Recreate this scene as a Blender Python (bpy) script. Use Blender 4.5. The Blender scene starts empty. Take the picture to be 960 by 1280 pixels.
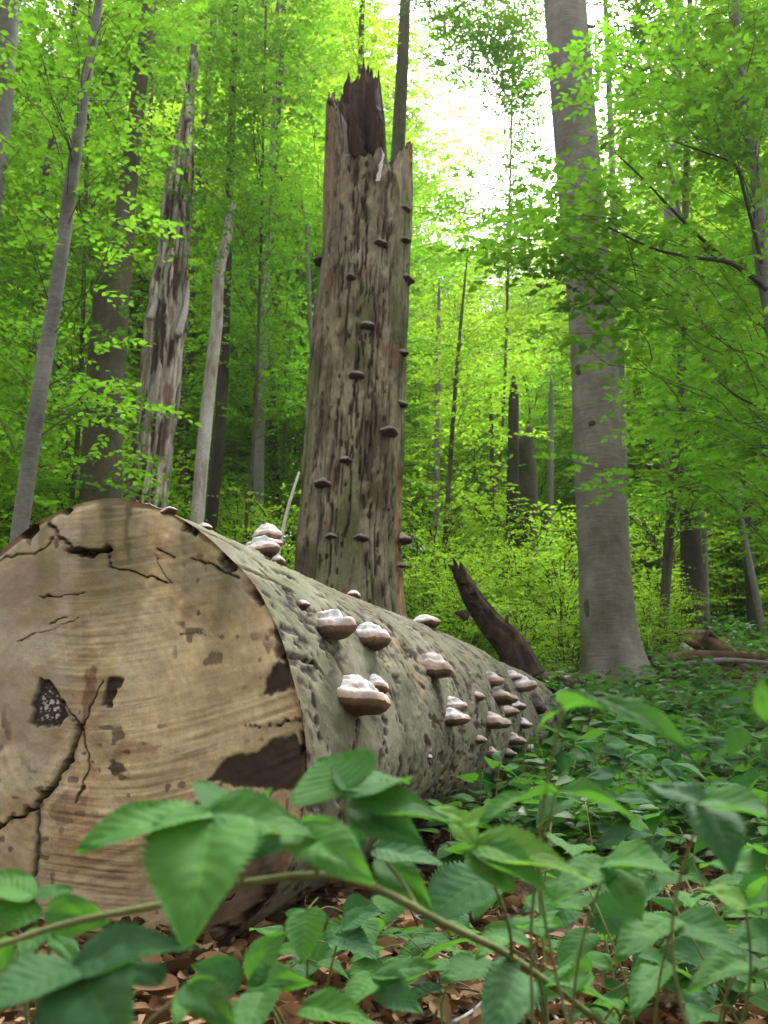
import bpy, math, random
import numpy as np
from mathutils import Matrix, Vector
R = math.radians
rng = np.random.default_rng(7)
random.seed(7)
scene = bpy.context.scene
col = scene.collection

# ------------------------------------------------------------------ camera
F = 1300.0                      # focal length in pixels of the 960x1280 photograph
PITCH = R(18.0)
cam_d = bpy.data.cameras.new('camera')
cam_d.sensor_fit = 'VERTICAL'
cam_d.sensor_height = 36.0
cam_d.lens = F / 1280.0 * 36.0
cam_d.clip_start = 0.02
cam_d.clip_end = 600
cam_d.dof.use_dof = True
cam_d.dof.focus_distance = 2.9
cam_d.dof.aperture_fstop = 8.5
cam = bpy.data.objects.new('camera', cam_d)
cam.rotation_euler = (math.pi / 2 + PITCH, 0, 0)
col.objects.link(cam)
scene.camera = cam

# ------------------------------------------------------------------ sky and sun (bright overcast)
SUN_EL, SUN_AZ = R(58), R(25)          # azimuth measured from +Y (ahead of the camera) towards +X
world = bpy.data.worlds.new('World')
scene.world = world
world.use_nodes = True
wn = world.node_tree
wn.nodes.clear()
sky = wn.nodes.new('ShaderNodeTexSky')
sky.sky_type = 'NISHITA'
sky.sun_disc = False
sky.sun_elevation = SUN_EL
sky.sun_rotation = SUN_AZ
sky.air_density = 1.0
sky.dust_density = 6.0
sky.ozone_density = 1.0
hsv = wn.nodes.new('ShaderNodeHueSaturation')
hsv.inputs['Saturation'].default_value = 0.12
bg = wn.nodes.new('ShaderNodeBackground')
bg.inputs['Strength'].default_value = 0.15
wo = wn.nodes.new('ShaderNodeOutputWorld')
wn.links.new(sky.outputs[0], hsv.inputs['Color'])
wn.links.new(hsv.outputs[0], bg.inputs['Color'])
wn.links.new(bg.outputs[0], wo.inputs['Surface'])
sd = bpy.data.lights.new('sun', 'SUN')
sd.energy = 1.5
sd.angle = R(25)
sd.color = (1.0, 0.95, 0.84)
sun = bpy.data.objects.new('sun', sd)
to_sun = Vector((math.sin(SUN_AZ) * math.cos(SUN_EL), math.cos(SUN_AZ) * math.cos(SUN_EL), math.sin(SUN_EL)))
sun.rotation_euler = to_sun.to_track_quat('Z', 'Y').to_euler()
sun.location = (3, 4, 30)
col.objects.link(sun)
scene.view_settings.view_transform = 'Standard'
scene.view_settings.look = 'None'
scene.view_settings.gamma = 1.0
scene.view_settings.use_curve_mapping = False
scene.view_settings.exposure = 1.7
scene.cycles.max_bounces = 12
scene.cycles.diffuse_bounces = 8
scene.cycles.glossy_bounces = 2
scene.cycles.transmission_bounces = 10
scene.cycles.use_denoising = True
scene.cycles.caustics_reflective = False
scene.cycles.caustics_refractive = False

# ------------------------------------------------------------------ geometry of the view, ground height
FWD = np.array([0, math.cos(PITCH), math.sin(PITCH)])
UP = np.array([0, -math.sin(PITCH), math.cos(PITCH)])
RT = np.array([1.0, 0, 0])

def ray(px, py):
    return FWD + RT * ((px - 480) / F) + UP * ((640 - py) / F)
def PD(px, py, d):              # point at a depth along the optical axis
    return ray(px, py) * d
def PY(px, py, y):              # point at a distance north of the camera
    r = ray(px, py)
    return r * (y / r[1])
def project(p):
    p = np.asarray(p)
    d = p @ FWD
    return np.stack([480 + F * (p @ RT) / d, 640 - F * (p @ UP) / d, d], -1)

def _h(ix, iy, iz, seed):
    n = (ix.astype(np.int64) * 374761393 + iy.astype(np.int64) * 668265263 + iz.astype(np.int64) * 1440662683 + seed * 1274126177) & 0xFFFFFFFF
    n = ((n ^ (n >> 13)) * 1274126177) & 0xFFFFFFFF
    n = ((n ^ (n >> 16)) * 2246822519) & 0xFFFFFFFF
    return ((n ^ (n >> 15)) & 0xFFFFFF) / 16777215.0
def vnoise(p, seed=0):
    i = np.floor(p)
    f = p - i
    f = f * f * (3 - 2 * f)
    x, y, z = i[..., 0].astype(np.int64), i[..., 1].astype(np.int64), i[..., 2].astype(np.int64)
    o = 0
    for dx in (0, 1):
        wx = f[..., 0] if dx else 1 - f[..., 0]
        for dy in (0, 1):
            wy = f[..., 1] if dy else 1 - f[..., 1]
            for dz in (0, 1):
                wz = f[..., 2] if dz else 1 - f[..., 2]
                o = o + wx * wy * wz * _h(x + dx, y + dy, z + dz, seed)
    return o
def fbm(p, octaves=4, seed=0):
    o, a, t = 0, 0.5, 0
    for k in range(octaves):
        o = o + a * vnoise(p * (2.03 ** k) + 17.3 * k, seed + k)
        t += a
        a *= 0.5
    return o / t
def sstep(a, b, x):
    t = np.clip((x - a) / (b - a), 0, 1)
    return t * t * (3 - 2 * t)
def mix(a, b, t):
    t = np.asarray(t)[..., None]
    return np.asarray(a) * (1 - t) + np.asarray(b) * t

GY = [-40, -5, 0, 2.2, 4, 6.5, 9.5, 12, 20, 30, 45, 200]
GZ = [-0.9, -0.5, -0.42, -0.33, -0.04, 0.5, 1.45, 2.2, 5.2, 8.6, 11, 11]
def ground_z(x, y):
    x = np.asarray(x, float)
    y = np.asarray(y, float)
    z = 0
    for s in (-0.6, -0.3, 0, 0.3, 0.6):
        z = z + np.interp(y + s, GY, GZ) / 5
    flat = sstep(1.0, 4.5, x - 0.05 * (y - 12)) * sstep(11, 15, y)
    z = z - flat * np.clip(z - 2.6, 0, None) * 0.75
    z = z + 0.10 * sstep(0.3, -0.6, x) * sstep(1.2, 2.2, y)
    p = np.stack([x, y, np.zeros_like(x)], -1)
    z = z + (fbm(p * 1.1, 3, 5) - 0.5) * 0.12 + (vnoise(p * 0.35, 9) - 0.5) * 0.25 * sstep(6, 12, y)
    return z

# ------------------------------------------------------------------ mesh helpers
def make_mesh(name, V, Fc, attrs=None, smooth=True):
    """V (n,3); Fc (m,k) all faces of one size"""
    V = np.ascontiguousarray(V, np.float32)
    Fc = np.ascontiguousarray(Fc, np.int32)
    me = bpy.data.meshes.new(name)
    me.vertices.add(len(V))
    me.vertices.foreach_set('co', V.ravel())
    me.loops.add(Fc.size)
    me.loops.foreach_set('vertex_index', Fc.ravel())
    me.polygons.add(len(Fc))
    me.polygons.foreach_set('loop_start', np.arange(0, Fc.size, Fc.shape[1], dtype=np.int32))
    if smooth:
        me.polygons.foreach_set('use_smooth', np.ones(len(Fc), bool))
    for k, a in (attrs or {}).items():
        a = np.ascontiguousarray(a, np.float32)
        if a.ndim == 1:
            me.attributes.new(k, 'FLOAT', 'POINT').data.foreach_set('value', a)
        else:
            if a.shape[1] == 3:
                a = np.concatenate([a, np.ones((len(a), 1), np.float32)], 1)
            me.attributes.new(k, 'FLOAT_COLOR', 'POINT').data.foreach_set('color', np.ascontiguousarray(a, np.float32).ravel())
    me.update(calc_edges=True)
    return me
def obj(name, me, m=None, parent=None):
    if m is not None and len(me.materials) == 0:
        me.materials.append(m)
    o = bpy.data.objects.new(name, me)
    col.objects.link(o)
    if parent is not None:
        o.parent = parent
    return o
def tag(o, label, cat, group=None):
    o['label'] = label
    o['category'] = cat
    if group:
        o['group'] = group
    return o
def thing(name, label, cat, loc=(0, 0, 0), group=None):
    o = bpy.data.objects.new(name, None)
    o.empty_display_size = 0.1
    o.location = [float(c) for c in loc]
    col.objects.link(o)
    return tag(o, label, cat, group)
def grid_faces(n, m, wrap=False):
    """n rows, m columns; wrap closes the columns"""
    mm = m if wrap else m - 1
    i, j = np.meshgrid(np.arange(n - 1), np.arange(mm), indexing='ij')
    j2 = (j + 1) % m
    return np.stack([i * m + j, i * m + j2, (i + 1) * m + j2, (i + 1) * m + j], -1).reshape(-1, 4)
def norm(v):
    return v / np.maximum(np.linalg.norm(v, axis=-1, keepdims=True), 1e-9)
def frames(path):
    t = norm(np.gradient(path, axis=0))
    ref = np.array([0, 1.0, 0]) if abs(t[0][1]) < 0.8 else np.array([1.0, 0, 0])
    a = norm(np.cross(t, ref))
    b = np.cross(a, t)
    return t, a, b
def resample(pts, rad, n):
    pts = np.asarray(pts, float)
    rad = np.asarray(rad, float)
    k = len(pts)
    if k > 2:       # Catmull-Rom smoothing
        q, qr = [], []
        for i in range(k - 1):
            p0, p1, p2, p3 = pts[max(i - 1, 0)], pts[i], pts[i + 1], pts[min(i + 2, k - 1)]
            for u in np.linspace(0, 1, 12, endpoint=False):
                q.append(0.5 * (2 * p1 + (p2 - p0) * u + (2 * p0 - 5 * p1 + 4 * p2 - p3) * u * u + (3 * p1 - p0 - 3 * p2 + p3) * u ** 3))
                qr.append(rad[i] * (1 - u) + rad[i + 1] * u)
        q.append(pts[-1])
        qr.append(rad[-1])
        pts, rad = np.array(q), np.array(qr)
    s = np.concatenate([[0], np.cumsum(np.linalg.norm(np.diff(pts, axis=0), axis=1))])
    u = np.linspace(0, s[-1], n)
    return np.stack([np.interp(u, s, pts[:, c]) for c in range(3)], -1), np.interp(u, s, rad)
def tube(pts, rad, n=12, seg=8, cap=True):
    path, r = resample(pts, rad, n)
    t, a, b = frames(path)
    th = np.linspace(0, 2 * np.pi, seg, endpoint=False)
    V = path[:, None] + r[:, None, None] * (np.cos(th)[None, :, None] * a[:, None] + np.sin(th)[None, :, None] * b[:, None])
    V = V.reshape(-1, 3)
    Fq = grid_faces(n, seg, True)
    if cap:
        V = np.concatenate([V, path[:1], path[-1:]])
        j = np.arange(seg)
        j2 = (j + 1) % seg
        c0, c1 = n * seg, n * seg + 1
        base = (n - 1) * seg
        Fq = np.concatenate([Fq, np.stack([np.full(seg, c0), j2, j, np.full(seg, c0)], -1)[:, [0, 1, 2, 2]], np.stack([np.full(seg, c1), base + j, base + j2, base + j2], -1)])
    return V, Fq
def clean(Fq):
    return Fq
def merge(parts):
    V, Fs, o = [], [], 0
    for v, f in parts:
        V.append(v)
        Fs.append(f + o)
        o += len(v)
    return np.concatenate(V), np.concatenate(Fs)
def faces_mesh(name, V, Fq, attrs=None, smooth=True):
    """quads where the last index may repeat (a triangle)"""
    tri = Fq[:, 3] == Fq[:, 2]
    if not tri.any():
        return make_mesh(name, V, Fq, attrs, smooth)
    q = Fq[~tri]
    t = Fq[tri][:, :3]
    V = np.ascontiguousarray(V, np.float32)
    me = bpy.data.meshes.new(name)
    me.vertices.add(len(V))
    me.vertices.foreach_set('co', V.ravel())
    idx = np.concatenate([q.ravel(), t.ravel()]).astype(np.int32)
    me.loops.add(len(idx))
    me.loops.foreach_set('vertex_index', idx)
    me.polygons.add(len(q) + len(t))
    me.polygons.foreach_set('loop_start', np.concatenate([np.arange(len(q)) * 4, len(q) * 4 + np.arange(len(t)) * 3]).astype(np.int32))
    if smooth:
        me.polygons.foreach_set('use_smooth', np.ones(len(q) + len(t), bool))
    for k, a in (attrs or {}).items():
        a = np.ascontiguousarray(a, np.float32)
        if a.ndim == 1:
            me.attributes.new(k, 'FLOAT', 'POINT').data.foreach_set('value', a)
        else:
            if a.shape[1] == 3:
                a = np.concatenate([a, np.ones((len(a), 1), np.float32)], 1)
            me.attributes.new(k, 'FLOAT_COLOR', 'POINT').data.foreach_set('color', np.ascontiguousarray(a, np.float32).ravel())
    me.update(calc_edges=True)
    return me

# ------------------------------------------------------------------ materials
class NT:
    def __init__(s, name):
        s.m = bpy.data.materials.new(name)
        s.m.use_nodes = True
        s.t = s.m.node_tree
        s.t.nodes.clear()
        s.out = s.t.nodes.new('ShaderNodeOutputMaterial')
    def n(s, kind, **kw):
        o = s.t.nodes.new('ShaderNode' + kind)
        for k, v in kw.items():
            if hasattr(o, k):
                setattr(o, k, v)
            else:
                o.inputs[k].default_value = v
        return o
    def l(s, a, b):
        s.t.links.new(a, b)
def ramp(nt, fac, stops):
    r = nt.n('ValToRGB')
    while len(r.color_ramp.elements) < len(stops):
        r.color_ramp.elements.new(0.5)
    for e, (p, c) in zip(r.color_ramp.elements, stops):
        e.position = p
        e.color = (*c, 1)
    nt.l(fac, r.inputs[0])
    return r.outputs[0]
def noise_node(nt, scale, detail=4, vec=None, rough=0.6, squash=None):
    n = nt.n('TexNoise')
    n.inputs['Scale'].default_value = scale
    n.inputs['Detail'].default_value = detail
    n.inputs['Roughness'].default_value = rough
    tc = nt.n('TexCoord')
    src = tc.outputs['Object']
    if squash:
        mp = nt.n('Mapping')
        mp.inputs['Scale'].default_value = squash
        nt.l(src, mp.inputs[0])
        src = mp.outputs[0]
    nt.l(src, n.inputs['Vector'])
    return n
def mat_painted(name, attr='col', rough=0.85, grain=140, grain_amt=0.35, squash=None, bump=0.4, spec=0.25):
    """colours come from the mesh's own colour attribute, fine grain from noise"""
    nt = NT(name)
    a = nt.n('Attribute', attribute_name=attr)
    nz = noise_node(nt, grain, 5, squash=squash, rough=0.7)
    mr = nt.n('MapRange')
    mr.inputs['To Min'].default_value = 1 - grain_amt
    mr.inputs['To Max'].default_value = 1 + grain_amt
    mr.inputs['From Min'].default_value = 0.25
    mr.inputs['From Max'].default_value = 0.75
    nt.l(nz.outputs[0], mr.inputs[0])
    mx = nt.n('VectorMath', operation='SCALE')
    nt.l(a.outputs['Color'], mx.inputs[0])
    nt.l(mr.outputs[0], mx.inputs['Scale'])
    b = nt.n('BsdfPrincipled')
    b.inputs['Roughness'].default_value = rough
    b.inputs['Specular IOR Level'].default_value = spec
    nt.l(mx.outputs[0], b.inputs['Base Color'])
    bp = nt.n('Bump')
    bp.inputs['Strength'].default_value = bump
    bp.inputs['Distance'].default_value = 0.004
    nt.l(nz.outputs[0], bp.inputs['Height'])
    nt.l(bp.outputs[0], b.inputs['Normal'])
    nt.l(b.outputs[0], nt.out.inputs[0])
    return nt.m
def mat_bark(name, c0, c1, c2, scale=3.0, squash=(1, 1, 0.25), fine=30, bump=0.6, rough=0.85, fsq=None):
    nt = NT(name)
    n1 = noise_node(nt, scale, 6, squash=squash, rough=0.65)
    n2 = noise_node(nt, fine, 5, squash=fsq or (1, 1, 3.0), rough=0.7)
    base = ramp(nt, n1.outputs[0], [(0.32, c0), (0.5, c1), (0.68, c2)])
    mr = nt.n('MapRange')
    mr.inputs['From Min'].default_value = 0.3
    mr.inputs['From Max'].default_value = 0.7
    mr.inputs['To Min'].default_value = 0.7
    mr.inputs['To Max'].default_value = 1.25
    nt.l(n2.outputs[0], mr.inputs[0])
    mx = nt.n('VectorMath', operation='SCALE')
    nt.l(base, mx.inputs[0])
    nt.l(mr.outputs[0], mx.inputs['Scale'])
    b = nt.n('BsdfPrincipled')
    b.inputs['Roughness'].default_value = rough
    b.inputs['Specular IOR Level'].default_value = 0.25
    nt.l(mx.outputs[0], b.inputs['Base Color'])
    bp = nt.n('Bump')
    bp.inputs['Strength'].default_value = bump
    bp.inputs['Distance'].default_value = 0.01
    nt.l(n2.outputs[0], bp.inputs['Height'])
    nt.l(bp.outputs[0], b.inputs['Normal'])
    nt.l(b.outputs[0], nt.out.inputs[0])
    return nt.m
def mat_leaf(name, dark, mid, light, trans, tmix=0.5, rough=0.45, spec=0.4):
    nt = NT(name)
    a = nt.n('Attribute', attribute_name='rnd')
    base = ramp(nt, a.outputs['Fac'], [(0.0, dark), (0.5, mid), (1.0, light)])
    hs = nt.n('Mix', data_type='RGBA', blend_type='MIX')
    tr = ramp(nt, a.outputs['Fac'], [(0.0, tuple(0.55 * c for c in trans)), (1.0, tuple(min(1.3 * c, 0.95) for c in trans))])
    b = nt.n('BsdfPrincipled')
    b.inputs['Roughness'].default_value = rough
    b.inputs['Specular IOR Level'].default_value = spec
    nt.l(base, b.inputs['Base Color'])
    t = nt.n('BsdfTranslucent')
    nt.l(tr, t.inputs['Color'])
    ms = nt.n('MixShader')
    ms.inputs[0].default_value = tmix
    nt.l(b.outputs[0], ms.inputs[1])
    nt.l(t.outputs[0], ms.inputs[2])
    nt.l(ms.outputs[0], nt.out.inputs[0])
    return nt.m
def mat_broadleaf(name, c_dark, c_light, trans, tmix=0.3):
    """large leaf: veins and quilting from the leaf's own t,v coordinates"""
    nt = NT(name)
    a = nt.n('Attribute', attribute_name='tv')
    sep = nt.n('SeparateColor')
    nt.l(a.outputs['Color'], sep.inputs[0])
    oi = nt.n('ObjectInfo')
    def M(op, x, y=None):
        m = nt.n('Math', operation=op)
        for i, q in enumerate((x, y)):
            if q is None:
                continue
            if isinstance(q, (int, float)):
                m.inputs[i].default_value = q
            else:
                nt.l(q, m.inputs[i])
        return m.outputs[0]
    t, v = sep.outputs[0], sep.outputs[1]
    v = M('ABSOLUTE', M('SUBTRACT', M('MULTIPLY', v, 2.0), 1.0))
    wob = noise_node(nt, 2.2, 2)
    ph = M('ADD', M('SUBTRACT', M('MULTIPLY', t, 8.0), M('MULTIPLY', v, 2.2)), M('MULTIPLY', wob.outputs[0], 0.9))
    pp = M('PINGPONG', ph, 0.5)                     # 0 on a side vein
    sv = M('SUBTRACT', 1.0, M('MINIMUM', M('MULTIPLY', pp, 13.0), 1.0))
    mv = M('SUBTRACT', 1.0, M('MINIMUM', M('MULTIPLY', v, 22.0), 1.0))
    vein = M('MAXIMUM', M('MULTIPLY', sv, 0.6), mv)
    nz = noise_node(nt, 4.0, 6, rough=.7)
    var = M('ADD', M('MULTIPLY', nz.outputs[0], 0.6), M('MULTIPLY', oi.outputs['Random'], 0.4))
    base = ramp(nt, var, [(0.32, c_dark), (0.66, c_light)])
    mx = nt.n('Mix', data_type='RGBA')
    nt.l(M('MULTIPLY', vein, 0.38), mx.inputs[0])
    nt.l(base, mx.inputs[6])
    mx.inputs[7].default_value = (c_light[0] * 1.9, c_light[1] * 1.6, c_light[2] * 1.5, 1)
    b = nt.n('BsdfPrincipled')
    b.inputs['Roughness'].default_value = 0.7
    b.inputs['Specular IOR Level'].default_value = 0.16
    sp = noise_node(nt, 9.0, 3)
    spot = ramp(nt, sp.outputs[0], [(0.70, (0, 0, 0)), (0.74, (1, 1, 1))])
    mb = nt.n('Mix', data_type='RGBA')
    nt.l(spot, mb.inputs[0])
    nt.l(mx.outputs[2], mb.inputs[6])
    mb.inputs[7].default_value = (0.13, 0.10, 0.03, 1)
    nt.l(mb.outputs[2], b.inputs['Base Color'])
    bp = nt.n('Bump')
    bp.inputs['Strength'].default_value = 0.35
    bp.inputs['Distance'].default_value = 0.003
    nt.l(M('ADD', M('MULTIPLY', pp, 0.8), M('MULTIPLY', nz.outputs[0], 0.5)), bp.inputs['Height'])
    nt.l(bp.outputs[0], b.inputs['Normal'])
    tr = nt.n('BsdfTranslucent')
    tr.inputs['Color'].default_value = (*trans, 1)
    ms = nt.n('MixShader')
    ms.inputs[0].default_value = tmix
    nt.l(b.outputs[0], ms.inputs[1])
    nt.l(tr.outputs[0], ms.inputs[2])
    nt.l(ms.outputs[0], nt.out.inputs[0])
    return nt.m

M_ground = mat_bark('soil', (0.035, 0.022, 0.013), (0.085, 0.05, 0.028), (0.16, 0.10, 0.055), 6, (1, 1, 1), 45, 1.0, fsq=(1, 1, 1))
M_face = mat_painted('cut_wood', grain=260, grain_amt=0.22, bump=0.25)
M_logbark = mat_painted('log_bark', grain=120, grain_amt=0.35, bump=0.6)
M_snag = mat_painted('snag_bark', grain=45, grain_amt=0.4, squash=(1, 1, 0.35), bump=0.8)
M_fungus = mat_painted('fungus_skin', grain=60, grain_amt=0.3, bump=0.5, rough=0.95, spec=.08)
M_pore = mat_painted('fungus_pores', grain=200, grain_amt=0.3, bump=0.3, rough=0.9)
M_beech = mat_bark('beech_bark', (0.115, 0.108, 0.082), (0.20, 0.19, 0.155), (0.29, 0.275, 0.23), 3.0, (1, 1, 0.7), 14, 0.45, fsq=(0.5, 0.5, 5.0))
M_pole = mat_bark('young_bark', (0.085, 0.085, 0.07), (0.15, 0.15, 0.13), (0.21, 0.205, 0.18), 5, (1, 1, 0.7), 18, 0.5, fsq=(.7, .7, 4.0))
M_dark = mat_bark('dark_bark', (0.022, 0.02, 0.014), (0.05, 0.045, 0.03), (0.085, 0.08, 0.05), 3, (1, 1, 0.3), 20, 0.6)
M_mossy = mat_bark('mossy_bark', (0.045, 0.045, 0.02), (0.085, 0.08, 0.045), (0.13, 0.12, 0.08), 3, (1, 1, 0.4), 20, 0.6)
M_pale = mat_bark('bleached_wood', (0.3, 0.23, 0.17), (0.62, 0.58, 0.52), (0.78, 0.75, 0.7), 7, (1, 1, 0.3), 30, 0.7)
M_grey = mat_bark('grey_bark', (0.12, 0.12, 0.10), (0.2, 0.2, 0.17), (0.28, 0.27, 0.24), 3, (1, 1, 0.3), 20, 0.4)
M_rot = mat_bark('rotten_wood', (0.012, 0.009, 0.006), (0.045, 0.03, 0.018), (0.12, 0.085, 0.05), 9, (1, 1, 0.4), 40, 0.9)
M_heart = mat_bark('torn_heartwood', (0.012, 0.006, 0.003), (0.036, 0.016, 0.008), (0.085, 0.042, 0.022), 14, (1, 1, 0.08), 60, 0.8, fsq=(1, 1, 0.1))
M_brown = mat_bark('brown_dead_wood', (0.06, 0.035, 0.02), (0.15, 0.095, 0.055), (0.26, 0.18, 0.11), 6, (1, 1, .5), 30, .8)
M_orange = mat_bark('orange_wood', (0.14, 0.055, 0.02), (0.34, 0.17, 0.07), (0.45, 0.27, 0.12), 8, (1, 1, 0.2), 40, 0.5)
M_white = mat_bark('white_splinter', (0.5, 0.47, 0.42), (0.65, 0.62, 0.57), (0.75, 0.72, 0.68), 8, (1, 1, 0.2), 40, 0.2)
M_stone = mat_bark('stone', (0.14, 0.13, 0.11), (0.26, 0.245, 0.22), (0.4, 0.38, 0.36), 9, (1, 1, 1), 40, 0.5, fsq=(1, 1, 1))
M_twig = mat_bark('twig_bark', (0.02, 0.018, 0.012), (0.035, 0.03, 0.02), (0.06, 0.05, 0.035), 9, (1, 1, 1), 40, 0.3)
M_cane = mat_bark('green_cane', (0.08, 0.11, 0.03), (0.13, 0.16, 0.05), (0.19, 0.20, 0.08), 14, (1, 1, 1), 60, 0.2)
M_leaf = mat_leaf('beech_leaf', (0.04, 0.11, 0.010), (0.065, 0.165, 0.013), (0.10, 0.22, 0.018), (0.185, 0.45, 0.02), 0.57)
M_leafy = mat_leaf('sun_tinted_beech_leaf', (0.07, 0.16, 0.012), (0.10, 0.21, 0.016), (0.14, 0.27, 0.024), (0.37, 0.66, 0.035), 0.62)  # lighter, yellower copy of the beech leaf; backlit glow put into the colour
M_herb = mat_leaf('herb_leaf', (0.03, 0.095, 0.018), (0.055, 0.155, 0.028), (0.095, 0.22, 0.04), (0.13, 0.38, 0.04), 0.38)
M_litter = mat_leaf('dead_leaf', (0.045, 0.022, 0.010), (0.19, 0.10, 0.042), (0.46, 0.32, 0.175), (0.2, 0.1, 0.04), 0.12, 0.7, 0.2)
M_bramble = mat_broadleaf('bramble_leaf', (0.02, 0.085, 0.016), (0.055, 0.17, 0.03), (0.14, 0.40, 0.035))
M_bramble_dark = mat_broadleaf('old_bramble_leaf', (0.016, 0.065, 0.02), (0.045, 0.13, 0.04), (0.06, 0.22, 0.04), 0.22)
M_bramble_young = mat_broadleaf('young_bramble_leaf', (0.08, 0.2, 0.035), (0.14, 0.3, 0.05), (0.25, 0.5, 0.06), 0.4)

# ------------------------------------------------------------------ ground
def build_ground():
    def axis(lo, hi, n, c, p=2.6):
        u = np.linspace(-1, 1, n)
        s = np.sign(u) * np.abs(u) ** p
        return np.where(s < 0, c + (c - lo) * s, c + (hi - c) * s)
    xs = axis(-120, 120, 301, 0.3)
    ys = axis(-40, 190, 361, 2.6)
    X, Y = np.meshgrid(xs, ys)
    Z = ground_z(X, Y)
    near = sstep(9, 5, Y) * sstep(4, 2.5, abs(X))
    Z = Z + near * (fbm(np.stack([X * 9, Y * 9, X * 0], -1), 3, 31) - 0.5) * 0.05
    V = np.stack([X, Y, Z], -1).reshape(-1, 3)
    g = obj('ground', make_mesh('ground', V, grid_faces(len(ys), len(xs))), M_ground)
    g['kind'] = 'structure'
    return g
ground = build_ground()

# ------------------------------------------------------------------ felled log
A = PD(108, 910, 2.3)
B = PD(880 - 772 * 2.3 / 7.6, 910, 7.6)
AX = norm(B - A)
LOG_L = np.linalg.norm(B - A)
EU = norm(np.cross(AX, [0, 0, 1]))       # to the right as seen along the log
EV = np.cross(EU, AX)                     # up across the log
outline = [(0, 690), (60, 646), (105, 628), (140, 622), (190, 632), (245, 660), (286, 697), (312, 722), (345, 782), (366, 850), (379, 905), (384, 960), (381, 1010), (370, 1062), (338, 1122), (298, 1165), (240, 1196), (170, 1208), (100, 1206)]
def on_face(px, py):
    r = ray(px, py)
    p = r * (A @ AX) / (r @ AX)
    q = p - A
    return np.array([q @ EU, q @ EV])
uv = np.array([on_face(*p) for p in outline])
th_o = np.arctan2(uv[:, 1], uv[:, 0])
r_o = np.hypot(uv[:, 0], uv[:, 1])
extra = [(-2.95, .52), (-2.5, .52), (-2.1, .5), (2.95, .53), (2.65, .52)]
keep = [(t, r) for t, r in zip(th_o, r_o)]
ths = sorted(keep + [e for e in extra if all(abs(e[0] - t) > 0.2 for t, _ in keep)])
tt = np.array([t for t, _ in ths])
rr = np.array([r for _, r in ths])
tt3 = np.concatenate([tt - 2 * np.pi, tt, tt + 2 * np.pi])
rr3 = np.concatenate([rr, rr, rr])
def face_r(th):
    o = 0
    for s in np.linspace(-0.05, 0.05, 5):
        o = o + np.interp(th + s, tt3, rr3) / 5
    return o
def log_r(th, s):       # s = metres along the log
    k = s / LOG_L
    base = face_r(th)
    rnd = np.interp(s, [0, 1.5, 3.2, 6], [0.5, 0.485, 0.44, 0.36])
    w = sstep(0.0, 1.4, s)
    return base * (1 - w) + rnd * w

def seg_dist(q, a, b):
    ab = b - a
    t = np.clip(((q - a) @ ab) / max(ab @ ab, 1e-12), 0, 1)
    return np.linalg.norm(q - (a + t[:, None] * ab), axis=1), t
def poly_dist(q, pts):
    best = np.full(len(q), 9.0)
    along = np.zeros(len(q))
    for i in range(len(pts) - 1):
        d, t = seg_dist(q, pts[i], pts[i + 1])
        m = d < best
        best[m] = d[m]
        along[m] = (i + t[m]) / (len(pts) - 1)
    return best, along
def poly_inside(q, pts):
    """signed distance, positive inside"""
    x, y = q[:, 0], q[:, 1]
    ins = np.zeros(len(q), bool)
    n = len(pts)
    for i in range(n):
        a, b = pts[i], pts[(i + 1) % n]
        c = ((a[1] > y) != (b[1] > y)) & (x < (b[0] - a[0]) * (y - a[1]) / (b[1] - a[1] + 1e-12) + a[0])
        ins ^= c
    d, _ = poly_dist(q, np.concatenate([pts, pts[:1]]))
    return np.where(ins, d, -d)

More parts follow.
